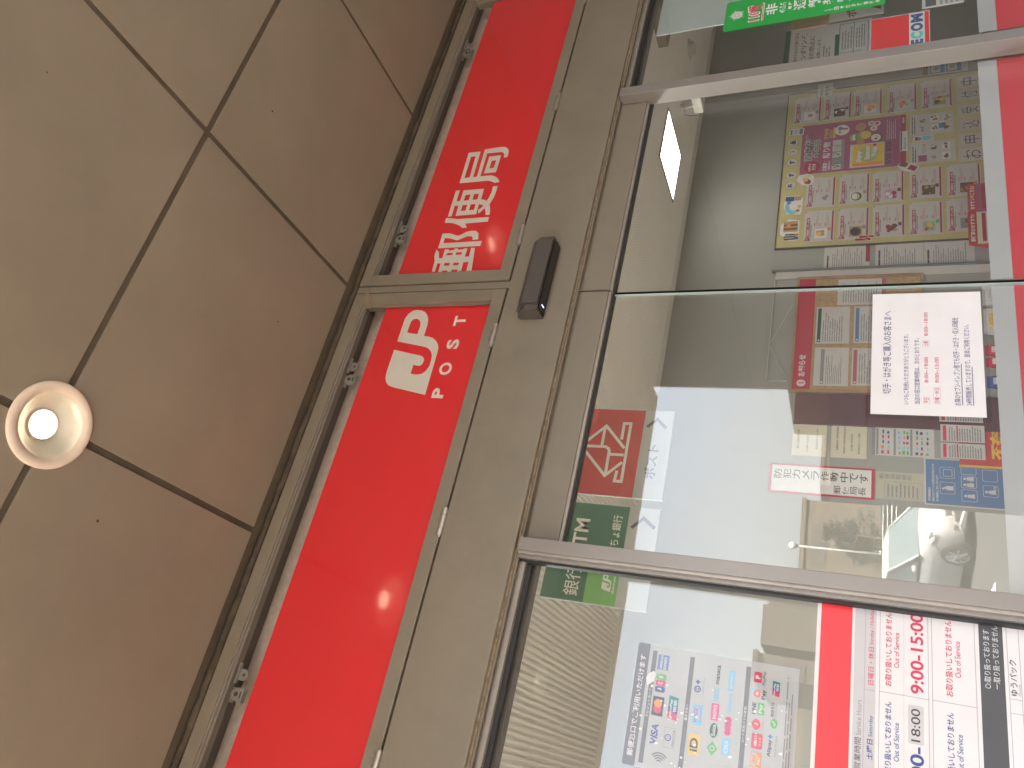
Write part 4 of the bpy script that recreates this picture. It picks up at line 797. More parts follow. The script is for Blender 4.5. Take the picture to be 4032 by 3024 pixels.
for k, (a, b, c, d) in enumerate(((3.738, 1.50, 3.765, 1.60), (3.762, 1.478, 3.788, 1.575))):
    mb = MB(); y = BY - .0022 - .001 * k; cx = (a + c) / 2; mb.poly([(a, b), (c, b), (c, d), (cx, d + .014), (a, d)], y, 'paper'); mb.poly([(a + .003, b + .004), (c - .003, b + .004), (c - .003, d), (cx, d + .009), (a + .003, d)], y - .0003, 'maroon2'); mb.stroke([(a + .003, b + .02), (c - .003, b + .055)], .004, y - .0006, 'gold')
    tag(mb.build('gift_tag'), ['narrow maroon gift tag with a gold cord, left of its twin', 'narrow maroon gift tag with a gold cord, overlapping the left flyers'][k], 'tag', 'maroon gift tags at the board edge')
t = thing('speech_bubble', 'white speech bubble card with a grey outline at the upper right of the board', 'card', (5.30, BY, 1.785))
mb = MB(); y = BY - .004; mb.rrect(5.222, 5.384, 1.800, 1.926, y, 'grey2', .014); mb.rrect(5.226, 5.380, 1.804, 1.922, y - .0003, 'paper2', .012); mb.poly([(5.29, 1.802), (5.315, 1.802), (5.285, 1.782)], y - .0003, 'paper2'); mb.text('お申込みは', 5.25, 5.33, 1.880, 1.900, y - .0006, 'grey3', .02); mb.text('郵便窓口まで!', 5.245, 5.36, 1.835, 1.860, y - .0006, 'grey3', .03); mb.build('card', t)
# order form strip and the hand lettered cards at the foot
mb = MB(); f = sheet(mb, 4.555, 4.755, 1.262, 1.322, BY - .0025, 'paper', .0008); mb.rect(4.56, 4.75, 1.308, 1.318, f, 'ink'); mb.rect(4.56, 4.75, 1.266, 1.270, f, 'maroon2'); mb.text('お申込みはこちら', 4.57, 4.69, 1.280, 1.300, f, 'grey3', .02); tag(mb.build('order_strip'), 'white strip with a black edge below the magenta poster', 'label strip')
for ch, a, b, lab in (('お', 4.402, 4.524, 'お, leftmost of the row'), ('申', 4.549, 4.663, '申'), ('込', 4.698, 4.810, '込'), ('受', 4.849, 4.950, '受'), ('付', 5.005, 5.112, '付'), ('中', 5.138, 5.257, '中, rightmost of the row')):
    mb = MB(); f = sheet(mb, a, b, .795, .944, BY, 'paper2', .0008); mb.frame2(a + .008, b - .008, .804, .936, .0018, f, 'line'); mb.text(ch, a + .020, b - .018, .812, .918, f, 'ink', -.004); tag(mb.build('letter_card'), 'white card with the hand drawn character ' + lab, 'card', 'hand lettered cards below the flyers')
# red pamphlet headers in front of the board foot
def header(x0, x1, z0, z1, y, txt, lab, c):
    mb = MB(); mb.prism([(y, z0 - .12), (y, z1), (y + .01, z1), (y + .09, z0 - .12)], x0, x1, 'hred'); f = y - .0005; mb.rect(x0, x1, z1 - .05, z1, f, 'hred2'); mb.text(txt, x0 + .02, x1 - .02, z1 - .040, z1 - .012, f - .0003, 'paper', .03)
    mb.rect(x0, x1, z0 - .1, z1 - .05, f, c); mb.rect(x0 + .02, x1 - .01, z1 - .10, z1 - .078, f - .0003, 'maroon2'); mb.text('贈り物', x0 + .06, x1 - .08, z1 - .135, z1 - .105, f - .0003, 'paper', .03); return tag(mb.build('pamphlet_header'), lab, 'display box', 'red pamphlet boxes at the counter')
header(3.565, 3.830, .815, .925, 3.02, '郵便局のおすすめ!', 'red pamphlet box headed 郵便局のおすすめ at the left of its neighbour', 'cream'); header(3.833, 4.075, .815, .920, 3.02, 'おすすめはこちら!', 'red pamphlet box headed おすすめはこちら right of its neighbour', 'pink')
# three white notices left of the board
for (x0, z1), lab in zip(((3.505, 1.803), (3.509, 1.472), (3.507, 1.173)), ('topmost of three white notices left of the yellow board, with a red foot band', 'middle one of three white notices left of the yellow board', 'lowest of three white notices left of the yellow board')):
    mb = MB(); f = sheet(mb, x0, x0 + .205, z1 - .295, z1, BW - .002, 'paper2', .0008); mb.lines(x0 + .015, x0 + .15, z1 - .035, z1 - .015, 1, f, 'grey3', .6, .2, 2); mb.lines(x0 + .015, x0 + .19, z1 - .25, z1 - .05, 14, f, 'grey2', .38, .6, 4)
    if z1 > 1.7: mb.rect(x0 + .06, x0 + .205, z1 - .295, z1 - .27, f, 'maroon2')
    if z1 < 1.3: mb.frame2(x0 + .015, x0 + .19, z1 - .20, z1 - .10, .001, f, 'line')
    tag(mb.build('paper_notice'), lab, 'notice', 'white notices left of the yellow board')
# blue illustrated sheet right of the board
mb = MB(); x0, z1 = 5.33, 1.17; f = sheet(mb, x0, x0 + .25, .86, z1, BW - .002, 'paper2', .0008); mb.rect(x0, x0 + .25, z1 - .045, z1, f, 'tan'); mb.lines(x0 + .01, x0 + .24, z1 - .04, z1 - .008, 2, f - .0003, 'ink', .5, .2, 3)
for r in range(2):
    for c in range(2): a = x0 + .012 + c * .118; b = z1 - .055 - r * .11; mb.rect(a, a + .108, b - .1, b, f, 'blue'); mb.rect(a + .01, a + .098, b - .072, b - .01, f - .0003, 'grey1'); mb.disc(a + .05, b - .042, .022, f - .0006, 'grey2')
tag(mb.build('blue_leaflet'), 'leaflet of four blue framed pictures beside the right jamb post', 'leaflet')

# ================================================================== back wall: information board and the rest
t = thing('information_board', 'cork information board with a red banner reading お知らせ behind the left leaf', 'notice board', (2.98, BW, 1.20))
mb = MB(); mb.box(2.535, 3.420, BW - .012, BW, 1.20, 1.846, 'cork'); mb.build('cork_panel', t)
mb = MB(); mb.box(2.515, 2.535, BW - .022, BW, 1.18, 1.972, 'oak'); mb.box(3.420, 3.440, BW - .022, BW, 1.18, 1.972, 'oak'); mb.box(2.535, 3.420, BW - .022, BW, 1.955, 1.972, 'oak'); mb.box(2.535, 3.420, BW - .022, BW, 1.18, 1.20, 'oak'); mb.build('board_frame', t)
mb = MB(); mb.box(2.535, 3.420, BW - .015, BW, 1.846, 1.955, 'rbanner'); y = BW - .0155; mb.disc(2.583, 1.902, .026, y, 'pinkw', .028); mb.text('i', 2.579, 2.587, 1.884, 1.921, y - .0003, 'rbanner', .05); mb.text('お知らせ', 2.632, 2.800, 1.880, 1.926, y, 'pinkw', .04); mb.build('banner', t)
for (a, b, c, d), col, lab in (((2.888, 3.183, 1.620, 1.830), 'dkgreen', 'white notice with a bottle green heading on the cork board'), ((2.892, 3.182, 1.385, 1.594), 'blue', 'white notice with a blue heading on the cork board'), ((2.566, 2.857, 1.618, 1.828), 'grey2', 'curling white notice with a grey heading under the red banner'), ((2.572, 2.852, 1.385, 1.600), 'rose', 'white notice with a rose red heading at the cork board left'), ((3.197, 3.410, 1.404, 1.702), None, 'upright white notice pinned at the cork board right')):
    mb = MB(); f = sheet(mb, a, b, c, d, BW - .0135, 'paper2', .001)
    if col: z = d - .010 - (.03 if col == 'grey2' else 0); mb.rect(a + .012, b - .012, z - .022, z, f, col); mb.lines(a + .015, b - .02, c + .04, z - .03, 9, f, 'grey2', .4, .55, 4); mb.rect(a + .02, a + .03, z - .016, z - .006, f - .0003, 'paper')
    else: mb.lines(a + .02, b - .02, c + .05, d - .03, 14, f, 'grey2', .35, .6, 3); mb.frame2(a + .02, b - .09, d - .19, d - .08, .001, f, 'line'); mb.rect(a, b, c, c + .025, f, 'rose')
    tag(mb.build('pinned_notice'), lab, 'notice', 'notices pinned to the cork board')
t = thing('string_display', 'slim wall rail with pale cords drawn between pins above the information board', 'wall rail', (3.0, BW, 1.99))
mb = MB(); mb.box(2.60, 3.46, BW - .012, BW, 2.120, 2.126, 'thread'); mb.box(3.46, 3.464, BW - .012, BW, 1.98, 2.126, 'thread'); mb.box(2.60, 2.604, BW - .012, BW, 1.99, 2.126, 'thread'); mb.build('rail', t)
mb = MB(); mb.tube([(2.62, BW - .012, 1.995), (2.86, BW - .014, 2.115)], .003, 'thread', 6); mb.tube([(2.90, BW - .014, 2.115), (3.22, BW - .012, 1.985)], .003, 'thread', 6); mb.build('cord', t)
for (x0, z1), lines_, lab in (((2.066, 1.932), ('銀行代理業者許可票', '日本郵便株式会社', '株式会社ゆうちょ銀行'), 'cream licence sheet, upper of the two left of the maroon panel'), ((2.066, 1.703), ('金融商品仲介業者登録票', '登録番号 関東財務局長(金仲)第325号', '日本郵便株式会社', '株式会社ゆうちょ銀行'), 'cream licence sheet, lower of the two left of the maroon panel')):
    mb = MB(); f = sheet(mb, x0, x0 + .300, z1 - .204, z1, BW - .002, 'cream', .0008); n = len(lines_)
    for k, s in enumerate(lines_): zc = z1 - .030 - k * .165 / n; wd = min(.24, .0145 * len(s)); mb.text(s, x0 + (.03 if k % 2 else .05), x0 + (.03 if k % 2 else .05) + wd, zc - .013, zc, f, 'brown', .006)
    tag(mb.build('licence_sheet'), lab, 'notice', 'cream licence sheets')
mb = MB(); f = sheet(mb, 1.806, 2.004, 1.452, 2.056, BW - .002, 'rbanner', .002); mb.rect(1.818, 1.992, 1.470, 2.040, f, 'paper'); mb.column('防犯カメラ作動中です', 1.905, 1.968, 1.484, 2.030, f - .0004, 'grey3', .008); mb.column('郵便局長', 1.826, 1.880, 1.496, 1.680, f - .0004, 'grey3', .005)
tag(mb.build('camera_sign'), 'tall white sign with a red border reading 防犯カメラ作動中です', 'sign')
mb = MB(); f = sheet(mb, 1.818, 1.992, 1.185, 1.445, BW - .002, 'cream2', .0008); mb.frame2(1.826, 1.93, 1.20, 1.40, .003, f, 'line'); mb.column('郵便局取扱所', 1.945, 1.98, 1.25, 1.43, f, 'grey2', .01); mb.lines(1.835, 1.92, 1.215, 1.39, 8, f, 'grey2', .4, .3, 2); tag(mb.build('office_plate'), 'pale tan office plate below the security camera sign', 'plate')
# blue hygiene poster
mb = MB(); f = sheet(mb, 1.803, 2.098, .790, 1.190, BW - .002, 'paper2', .001); mb.rect(1.811, 2.090, .790, 1.182, f, 'blue2'); g_ = f - .0003
for k, s in enumerate(('伊勢原郵便局は', '新型コロナウイルス感染症拡大防止のため', '次の取組を実施しております')): mb.text(s, 1.826, 1.826 + (.085, .235, .165)[k], 1.158 - k * .020, 1.171 - k * .020, g_, 'paper', .012)
for a, b, c, d in ((1.973, 2.044, 1.034, 1.110), (1.876, 1.950, 1.034, 1.110), (2.004, 2.075, .925, 1.003), (1.921, 1.996, .925, 1.003), (1.838, 1.912, .925, 1.003), (1.875, 1.946, .822, .897), (1.968, 2.041, .822, .897)):
    mb.rrect(a, b, c, d, g_, 'paper2', .010); mb.rrect(a + .0022, b - .0022, c + .0022, d - .0022, g_ - .0002, 'blue2', .009)
h_ = g_ - .0005
mb.rect(1.900, 1.926, 1.042, 1.078, h_, 'paper2'); mb.rect(1.907, 1.919, 1.078, 1.090, h_, 'paper2'); mb.rect(1.903, 1.914, 1.090, 1.100, h_, 'paper2'); mb.frame2(1.985, 2.030, 1.046, 1.092, .003, h_, 'paper2')
for cx, cz in ((1.940, .985), (1.978, .985), (1.872, .982), (1.905, .880)): mb.disc(cx, cz, .008, h_, 'paper2'); mb.poly([(cx - .013, cz - .045), (cx + .013, cz - .045), (cx + .009, cz - .010), (cx - .009, cz - .010)], h_, 'paper2')
mb.text('ATM', 1.915, 1.940, .832, .845, h_, 'paper2', .03); mb.stroke([(1.952, .955), (1.966, .955)], .003, h_, 'paper2')
tag(mb.build('hygiene_poster'), 'blue hygiene poster with white framed pictograms', 'poster')
# small payment poster and papers, red absence sign
mb = MB(); f = sheet(mb, 2.098, 2.286, 1.135, 1.472, BW - .002, 'paper2', .0008); mb.rect(2.098, 2.286, 1.452, 1.472, f, 'grey2'); rr = random.Random(5)
for z in (1.435, 1.340, 1.250): mb.rect(2.104, 2.280, z, z + .012, f, 'grey2')
for z in (1.405, 1.375, 1.315, 1.290, 1.270, 1.22, 1.195, 1.165):
    for k in range(5): a = 2.110 + .034 * k; mb.rect(a, a + rr.uniform(.015, .026), z, z + rr.uniform(.008, .016), f, rr.choice(['crim', 'sky_b', 'leafp', 'navy', 'grey3', 'orange', 'pink']))
tag(mb.build('payment_poster'), 'small pale poster of payment logos right of the blue hygiene poster', 'poster')
for x0, z1, wd, lab in ((2.198, 1.103, .112, 'white leaflet with a red stripe, right of its twin over the red absence sign'), (2.091, 1.104, .098, 'white leaflet with a red stripe, left of its twin over the red absence sign'), (2.33, 1.108, .06, 'narrow white leaflet against the maroon panel')):
    mb = MB(); f = sheet(mb, x0, x0 + wd, z1 - .225, z1, BW - .028, 'paper2', .001); mb.rect(x0 + .006, x0 + wd - .006, z1 - .03, z1 - .012, f, 'crim'); mb.lines(x0 + .006, x0 + wd - .006, z1 - .21, z1 - .04, 13, f, 'grey2', .5, .3, 3); mb.rect(x0 + .006, x0 + wd - .006, z1 - .09, z1 - .083, f - .0003, 'crim'); tag(mb.build('leaflet'), lab, 'leaflet', 'white leaflets over the red absence sign')
mb = MB(); f = sheet(mb, 2.060, 2.50, .770, 1.006, BW - .004, 'hred', .002); mb.text('不在留置', 2.105, 2.475, .785, .850, f, 'gold', .06); mb.box(2.050, 2.058, BW - .02, BW - .001, .77, 1.01, 'gold'); tag(mb.build('absence_sign'), 'red sign with gold characters 不在留置 low on the back wall', 'sign')

# ================================================================== ceiling fittings of the room
for lx, ly, lab in ((4.035, 2.43, 'square white glowing ceiling lamp seen through the right door leaf'), (1.2, 0.95, 'square white fill lamp added unseen above the doors, nearest the left leaf'), (-0.2, 0.95, 'square white fill lamp added unseen above the left side window'), (-1.7, 0.95, 'square white fill lamp added unseen at the far left of the room')):  # first lamp is visible; the others are added unseen to brighten the ceiling
    t = thing('ceiling_lamp', lab, 'ceiling light', (lx, ly, 2.80), 'square ceiling lamps of the room')
    zt = 2.8318 if lx < 4.4 else 2.7598; a, b, c, d = lx - .23, lx + .23, ly - .2375, ly + .2375
    mb = MB(); mb.box(a, b, c, c + .015, zt - .016, zt, 'galv'); mb.box(a, b, d - .015, d, zt - .016, zt, 'galv'); mb.box(a, a + .015, c + .015, d - .015, zt - .016, zt, 'galv'); mb.box(b - .015, b, c + .015, d - .015, zt - .016, zt, 'galv'); mb.build('lamp_frame', t)
    mb = MB(); mb.box(a + .015, b - .015, c + .015, d - .015, zt - .013, zt - .0002, 'led' if ly > 2 else 'led_fill'); mb.build('diffuser', t)
t = thing('smoke_detector', 'round pale smoke detector on the ribbed ceiling near the right window', 'detector', (5.17, 2.44, 2.79))
mb = MB(); mb.lathe(5.17, 2.44, [(.075, 2.8325), (.075, 2.822), (.062, 2.816)], 'iceil2', 28); mb.build('base', t, smooth=True)
mb = MB(); mb.lathe(5.17, 2.44, [(.055, 2.816), (.055, 2.790), (.045, 2.783), (.001, 2.782)], 'iceil2', 28); mb.build('sensor_head', t, smooth=True)
t = thing('security_camera', 'white security camera hanging from the ceiling beside the right jamb post', 'camera', (4.60, 2.50, 2.62))
mb = MB(); mb.box(4.55, 4.60, 2.46, 2.53, 2.80, 2.8318, 'iceil2'); mb.tube([(4.575, 2.495, 2.80), (4.60, 2.50, 2.73)], .009, 'iceil2', 10); mb.build('mount', t)
mb = MB()
mb.bev(4.575, 4.645, 2.40, 2.56, 2.665, 2.735, 'iceil2', .008); mb.build('camera_body', t)
mb = MB(); mb.tube([(4.61, 2.3995, 2.70), (4.61, 2.392, 2.70)], .024, 'blackgloss', 16); mb.build('lens', t)
mb = MB(); mb.tube([(4.56, 2.53, 2.82), (4.55, 2.55, 2.76), (4.57, 2.57, 2.70), (4.60, 2.565, 2.70)], .004, 'black', 6); mb.build('cable', t)

# small cards and holders standing on the counter below the notice
def holder(n, x0, x1, y, h, mat, mark, label, cat):
    mb = MB(); mb.prism([(y, .7604), (y + .018, .7604 + h), (y + .022, .7604 + h), (y + .060, .7604)], x0, x1, mat); f = y - .0006 + .018
    if mark: mb.bev(x0 + (x1 - x0) * .25, x0 + (x1 - x0) * .75, y - .003, y + .02, .7604 + h * .25, .7604 + h * .75, mark, .002)
    return tag(mb.build(n), label, cat)
holder('price_block', 2.655, 2.720, 2.88, .125, 'rbanner', 'pinkw', 'red block with a pale square on the counter, nearer the cork board of the two', 'block')
holder('price_block', 2.577, 2.638, 2.88, .125, 'rbanner', 'pinkw', 'red block with a pale square on the counter, nearer the maroon panel of the two', 'block')
holder('card_stand', 2.810, 2.985, 2.89, .122, 'paper2', 'gold', 'white card with a yellow mark standing on the counter below the notice', 'card')
holder('leaflet_holder', 3.010, 3.150, 2.89, .122, 'paper2b', 'grey1', 'grey white leaflet holder on the counter below the cork board', 'holder')
holder('card_stand', 2.440, 2.513, 2.88, .125, 'navy', 'grey1', 'dark blue card stand on the counter before the maroon panel', 'card')

# ================================================================== outside: what the glass mirrors
mb = MB(); mb.box(-300, 300, -400, 200, -0.9, -0.40, 'asph'); struct(mb.build('ground'))
mb = MB(); mb.box(-12, 2.5265, -5.15, -0.0601, -0.3996, -0.0005, 'pave'); mb.box(-12, 2.5265, -5.6, -5.1504, -0.3996, -0.2, 'pave'); mb.box(-12, 2.5265, -0.0600, 0.0905, -0.3996, -0.0502, 'pave'); struct(mb.build('walkway'))
mb = MB(); mb.box(-60, 60, -30.5, -27.0, -0.3996, -0.27, 'conc'); struct(mb.build('pavement'))
mb = MB()
for k in range(7): mb.box(-9 + 2.6 * k, -8.88 + 2.6 * k, -17.5, -12.4, -0.3996, -0.3955, 'grey1')
struct(mb.build('parking_lines'))
# stepped side wall at the right end of the canopy
t = thing('side_wall', 'grey rendered side wall stepping down from the canopy towards the street', 'wall', (2.65, -2.6, -0.4))
mb = MB(); mb.box(2.527, 2.75, -3.14, -0.0502, -0.3996, 3.0195, 'plaster'); mb.box(2.527, 2.75, -5.13, -3.1402, -0.3996, 1.735, 'plaster'); mb.build('wall', t)
mb = MB(); mb.box(2.5272, 2.7498, -3.825, -3.1402, 1.7352, 1.981, 'tanp'); mb.build('tan_block', t)
mb = MB(); mb.box(2.518, 2.76, -5.14, -3.8252, 1.7352, 1.757, 'darkmetal')
for z in (1.502, 0.93): mb.box(2.524, 2.527, -5.13, -3.15, z, z + .012, 'gap')
mb.box(2.524, 2.527, -3.13, -0.06, 2.20, 2.215, 'gap'); mb.box(2.524, 2.527, -1.62, -1.607, 0, 2.88, 'gap'); mb.build('wall_trim', t)

# parked car, nose towards the entrance
def car(cx, cy, z0, yaw, label):
    t = thing('parked_car', label, 'car', (cx, cy, z0))
    def P(x, y, z):   # x forward, y left
        return (cx + x * math.cos(yaw) - y * math.sin(yaw), cy + x * math.sin(yaw) + y * math.cos(yaw), z0 + z)
    W = .73
    def loft(sections, mat, name, parent=t, sm=True):
        mb = MB(); vs = []; n = len(sections[0])
        for s in sections: vs += [P(*p) for p in s]
        fs = []
        for i in range(len(sections) - 1):
            for j in range(n - 1): fs.append((i * n + j, (i + 1) * n + j, (i + 1) * n + j + 1, i * n + j + 1))
        fs.append(tuple(range(n))); fs.append(tuple((len(sections) - 1) * n + j for j in range(n))[::-1])
        mb.add(vs, fs, mat); return mb.build(name, parent, smooth=sm)
    def ring(x, hw, zb, zs, zt, c=.12):
        return [(x, -hw * .92, zb), (x, -hw, zb + .12), (x, -hw, zs), (x, -hw * .96, zt - c * .5), (x, -hw * .80, zt), (x, 0, zt + .015), (x, hw * .80, zt), (x, hw * .96, zt - c * .5), (x, hw, zs), (x, hw, zb + .12), (x, hw * .92, zb)]
    secs = [ring(-1.80, W * .84, .32, .55, .80), ring(-1.74, W * .94, .22, .6, .88), ring(-1.4, W, .18, .66, .92), ring(0.2, W, .17, .68, .93), ring(.80, W, .17, .68, .93), ring(1.15, W, .18, .66, .90), ring(1.48, W * .96, .20, .60, .80), ring(1.66, W * .87, .22, .52, .70), ring(1.74, W * .76, .28, .46, .58)]
    body = loft(secs, 'carp', 'body')
    def cab(x, hb, ht, zb, zt): return [(x, -hb, zb), (x, -(hb * .45 + ht * .55), zb + (zt - zb) * .5), (x, -ht, zt - .04), (x, -ht * .8, zt), (x, 0, zt + .01), (x, ht * .8, zt), (x, ht, zt - .04), (x, (hb * .45 + ht * .55), zb + (zt - zb) * .5), (x, hb, zb)]
    mb = MB()
    def quad(pts, mat, m=mb): m.add([P(*p) for p in pts], [tuple(range(len(pts)))], mat)
    r0, r1 = -.95, .18; zt = 1.455
    roof = [(-1.45, .56, .94), (-1.3, .55, 1.36), (-.9, .55, 1.47), (-.2, .55, 1.49), (.18, .54, 1.44)]
    loft([[(x, -hw, z), (x, -hw * .85, z + .045), (x, 0, z + .06), (x, hw * .85, z + .045), (x, hw, z), (x, hw * .9, z - .05), (x, -hw * .9, z - .05)] for x, hw, z in roof[1:]], 'carp', 'roof')
    mb = MB(); quad([(.95, -.66, .93), (.95, .66, .93), (.17, .535, 1.445), (.17, -.535, 1.445)], 'carg', mb); mb.build('windscreen', t)
    for s in (-1, 1):
        mb = MB(); quad([(.80, s * .705, .94), (.15, s * .555, 1.43), (-1.28, s * .56, 1.37), (-1.52, s * .70, .94)], 'carg', mb); mb.build('side_window', t)
        mb = MB(); mb.tube([P(.98, s * .69, .93), P(.56, s * .62, 1.20), P(.16, s * .55, 1.455)], .028, 'carp', 8); mb.tube([P(-.25, s * .70, .94), P(-.30, s * .562, 1.43)], .03, 'carp', 8); mb.tube([P(-1.5, s * .69, .94), P(-1.3, s * .56, 1.38)], .06, 'carp', 8); mb.build('pillar', t, smooth=True)
        mb = MB(); mb.lathe(0, 0, [(0.001, -.06), (.055, -.05), (.085, 0), (.055, .05), (.001, .06)], 'carp', 16); c = P(.72, s * .83, 1.0); mb.v = [(c[0] + v[0], c[1] + v[1], c[2] + v[2] * .9) for v in mb.v]; mb.build('mirror', t, smooth=True)
        mb = MB(); pts = [(1.30, s * .715, .72), (1.56, s * .66, .64), (1.66, s * .50, .60), (1.62, s * .48, .71), (1.45, s * .60, .80)]
        quad([(p[0] + .02, p[1] * 1.025, p[2]) for p in pts], 'window', mb); hl = mb.build('headlight', t)
        mb = MB(); c = P(1.55, s * .60, .685); mb.lathe(0, 0, [(.001, -.05), (.05, -.03), (.055, .0), (.05, .03), (.001, .05)], 'chrome', 14); mb.v = [(c[0] + v[0], c[1] + v[1], c[2] + v[2]) for v in mb.v]; mb.build('lamp_bowl', hl, smooth=True)
        mb = MB(); c = P(1.70, s * .52, .37); mb.lathe(0, 0, [(.001, -.055), (.06, -.03), (.068, .0), (.06, .03), (.001, .055)], 'black', 14); mb.v = [(c[0] + v[0], c[1] + v[1], c[2] + v[2]) for v in mb.v]; mb.build('fog_lamp', t, smooth=True)
        for x in (1.13, -1.25):
            mb = MB(); n = 28; prof = [(.20, -.085), (.275, -.08), (.29, -.05), (.29, .05), (.275, .08), (.20, .085)]
            vs = []; fs = []
            for r, o in prof:
                for j in range(n): a = 2 * PI * j / n; vs.append(P(x + r * math.cos(a), s * (.665 + o), .29 + r * math.sin(a)))
            for k in range(len(prof) - 1):
                for j in range(n): fs.append((k * n + j, k * n + (j + 1) % n, (k + 1) * n + (j + 1) % n, (k + 1) * n + j))
            mb.add(vs, fs, 'tyre'); wh = mb.build('wheel', t, smooth=True)
            mb = MB(); o = .735
            for k in range(7):
                a = 2 * PI * k / 7; mb.tube([P(x, s * o, .29), P(x + .195 * math.cos(a), s * (o - .005), .29 + .195 * math.sin(a))], .022, 'chrome', 6)
            mb.tube([P(x + .20 * math.cos(2 * PI * k / 24), s * (o - .01), .29 + .20 * math.sin(2 * PI * k / 24)) for k in range(25)], .016, 'chrome', 6); mb.build('rim', wh)
            mb = MB(); vs = [P(x + .31 * math.cos(2 * PI * k / 24), s * .728, .29 + .31 * math.sin(2 * PI * k / 24)) for k in range(24)]; mb.add(vs, [tuple(range(24))], 'black'); mb.build('wheel_arch', t)
    mb = MB(); quad([(1.725, -.30, .55), (1.725, .30, .55), (1.765, .26, .44), (1.765, -.26, .44)], 'black', mb); quad([(1.76, -.42, .36), (1.76, .42, .36), (1.74, .38, .27), (1.74, -.38, .27)], 'black', mb)
    for z in (.475, .515): mb.tube([P(1.765, -.27, z), P(1.765, .27, z)], .008, 'chrome', 6)
    mb.build('grille', t)
    mb = MB(); quad([(1.782, -.165, .42), (1.782, .165, .42), (1.782, .165, .33), (1.782, -.165, .33)], 'paper', mb); mb.build('number_plate', t)
    return t
car(5.50, -15.9, -0.3996, math.radians(70), 'small white hatchback parked facing the entrance, mirrored in the door glass')

# street furniture
def globe_lamp(x, y, h, r, label):
    t = thing('street_lamp', label, 'street lamp', (x, y, -0.2696), 'globe lamps along the street')
    mb = MB(); mb.tube([(x, y, -.2696), (x, y, h - r * 1.6)], .045, 'galv', 12); mb.tube([(x, y, -.2696), (x, y, .3)], .08, 'galv', 12); mb.build('pole', t, smooth=True)
    mb = MB(); mb.lathe(x, y, [(r * .25, h - r * 1.7), (r * .55, h - r * 1.15), (r * .62, h - r * .8), (r * .1, h - r * .78)], 'darkmetal', 20); mb.build('lamp_collar', t, smooth=True)
    mb = MB(); mb.lathe(x, y, [(max(.001, r * math.sin(PI * k / 14)), h - r * math.cos(PI * k / 14)) for k in range(15)], 'globe', 24); mb.build('globe', t, smooth=True)
D = 30
globe_lamp(.3145 * D, -(D - 1.54), 1.5 + .083 * D, .135, 'globe street lamp mirrored above the white car')
globe_lamp(.165 * D, -(D - 1.54), 1.5 + .046 * D, .135, 'lower globe street lamp mirrored just above the service hours sign')
t = thing('street_fence', 'low grey horizontal rail fence along the street edge', 'fence', (0, -26.8, -.4))
mb = MB()
for z in (.92, .78, .64, .50): mb.tube([(-30, -26.8, z), (30, -26.8, z)], .022, 'galv', 8)
mb.build('rail', t)
x = -30
k = 0
while x <= 30:
    mb = MB(); mb.tube([(x, -26.8, -.3996), (x, -26.8, .98)], .035, 'galv', 8); mb.tube([(x, -26.8, .98), (x, -26.8, 1.03)], .05, 'globe', 8); mb.build('post', t); x += 3

# buildings across the street
def block(name, label, x0, x1, y, z1, mat, wins, depth=10, cornice=True, step=None):
    t = thing(name, label, 'building', ((x0 + x1) / 2, y - depth / 2, -.4), 'buildings across the street')
    mb = MB(); mb.box(x0, x1, y - depth, y, -.3996, z1, mat); mb.build('wall', t)
    if cornice:
        mb = MB(); mb.box(x0 - .12, x1 + .12, y - depth, y + .14, z1, z1 + .28, mat); mb.build('roof_edge', t)
    for (a, b, c, d) in wins:
        mb = MB(); mb.box(a, b, y + .002, y + .02, c, d, 'window'); w_ = mb.build('window', t)
        mb = MB(); mb.box(a - .06, b + .06, y + .002, y + .08, c - .08, c, mat); n = 3
        for q in range(1, n): xx = a + (b - a) * q / n; mb.box(xx - .025, xx + .025, y + .02, y + .045, c, d, mat)
        mb.build('window_frame', w_)
    return t
D = 52; Y = -(D - 1.54); q = lambda r: r * D; z = lambda r: 1.5 + r * D
w1 = [(q(.345 - .0068 * k - .0052), q(.345 - .0068 * k), z(.046), z(.061)) for k in range(8)]
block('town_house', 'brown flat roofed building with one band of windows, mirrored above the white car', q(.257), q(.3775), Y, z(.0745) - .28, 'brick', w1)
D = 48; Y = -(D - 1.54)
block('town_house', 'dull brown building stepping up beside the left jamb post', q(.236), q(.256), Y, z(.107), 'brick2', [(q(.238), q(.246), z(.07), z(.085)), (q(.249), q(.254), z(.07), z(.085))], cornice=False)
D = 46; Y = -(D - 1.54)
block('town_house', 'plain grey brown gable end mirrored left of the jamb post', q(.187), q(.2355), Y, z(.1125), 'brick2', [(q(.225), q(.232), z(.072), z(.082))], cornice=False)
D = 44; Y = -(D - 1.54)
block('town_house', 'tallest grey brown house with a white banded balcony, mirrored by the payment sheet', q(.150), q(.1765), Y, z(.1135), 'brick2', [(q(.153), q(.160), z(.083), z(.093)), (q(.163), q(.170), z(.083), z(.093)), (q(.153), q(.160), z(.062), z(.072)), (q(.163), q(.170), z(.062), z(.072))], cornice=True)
D = 58; Y = -(D - 1.54)
w2 = [(q(.02 + .0105 * k), q(.0285 + .0105 * k), z(zc), z(zc + .013)) for zc in (.048, .022) for k in range(21)]
block('town_house', 'long low tan building with two rows of dark windows behind the houses', q(.005), q(.2565), Y, z(.072), 'brick', w2)
D = 60; Y = -(D - 1.54)
block('town_house', 'low tan building far left in the mirrored street', q(-.30), q(-.02), Y, z(.045), 'brick', [(q(-.28 + .02 * k), q(-.268 + .02 * k), z(.015), z(.03)) for k in range(12)])
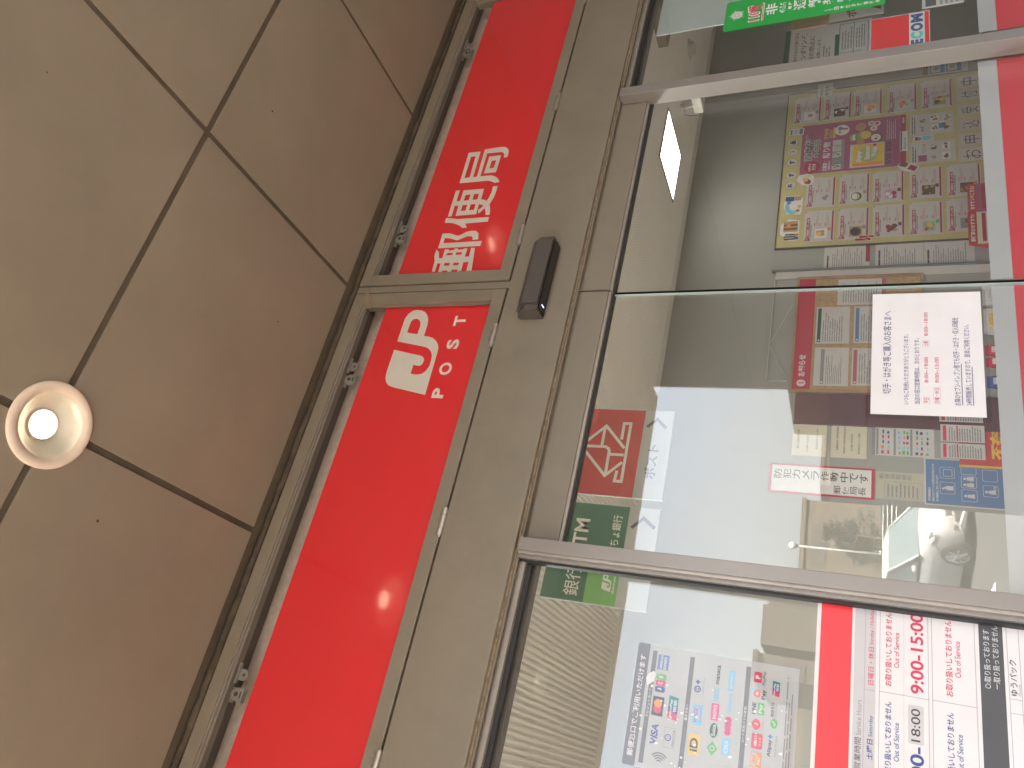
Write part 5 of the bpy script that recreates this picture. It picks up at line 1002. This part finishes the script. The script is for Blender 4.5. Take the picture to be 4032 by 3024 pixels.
block('town_house', 'low tan building right of the side wall', q(.40), q(.75), Y, z(.05), 'brick2', [(q(.42 + .03 * k), q(.435 + .03 * k), z(.015), z(.03)) for k in range(9)])

# pines before the brown building
def pine(x, y, h, label, seed):
    rr = random.Random(seed); t = thing('pine_tree', label, 'tree', (x, y, -.27), 'pines along the street')
    mb = MB(); pts = [(x + rr.uniform(-.15, .15) * k / 6, y, -.2696 + h * k / 6.5) for k in range(7)]; mb.tube(pts, .12, 'bark', 8, [1 - .12 * k for k in range(7)])
    tips = []
    for k in range(22):
        zz = -.27 + h * (.28 + .70 * k / 22); a = rr.uniform(0, 2 * PI); L = (1.55 - .055 * k) * rr.uniform(.7, 1.1); p0 = (x, y, zz); p1 = (x + L * math.cos(a), y + L * math.sin(a), zz + rr.uniform(.0, .35)); mb.tube([p0, p1], .03, 'bark', 5, [1, .4]); tips.append((Vector(p0), Vector(p1)))
    mb.build('trunk', t, smooth=True)
    mb = MB()
    for p0, p1 in tips:
        for k in range(110):
            c = p0.lerp(p1, rr.uniform(.35, 1.08)) + Vector((rr.gauss(0, .16), rr.gauss(0, .16), rr.gauss(.05, .10)))
            d = Vector((rr.uniform(-1, 1), rr.uniform(-1, 1), rr.uniform(-.2, 1))).normalized() * rr.uniform(.10, .2); n = d.orthogonal().normalized() * .035
            mb.add([c - n, c + n, c + d], [(0, 1, 2)], 'leaf')
    mb.build('crown', t)
pine(.334 * 45, -43.4, 3.75, 'loose dark pine nearest the side wall in the mirrored street', 3); pine(.322 * 47, -45.4, 3.1, 'lower dark pine beside the mirrored lamp pole', 8)
mb = MB(); rr = random.Random(4)
for k in range(5200):
    c = Vector((rr.uniform(9, 19), rr.uniform(-36.2, -35.2), rr.uniform(-.27, .75))); d = Vector((rr.uniform(-1, 1), rr.uniform(-1, 1), rr.uniform(0, 1))).normalized() * .16; n = d.orthogonal().normalized() * .06; mb.add([c - n, c + n, c + d], [(0, 1, 2)], 'leaf')
tag(mb.build('hedge'), 'low green hedge below the pines across the street', 'hedge')

bpy.data.objects.remove(_fo); bpy.data.curves.remove(_fc)
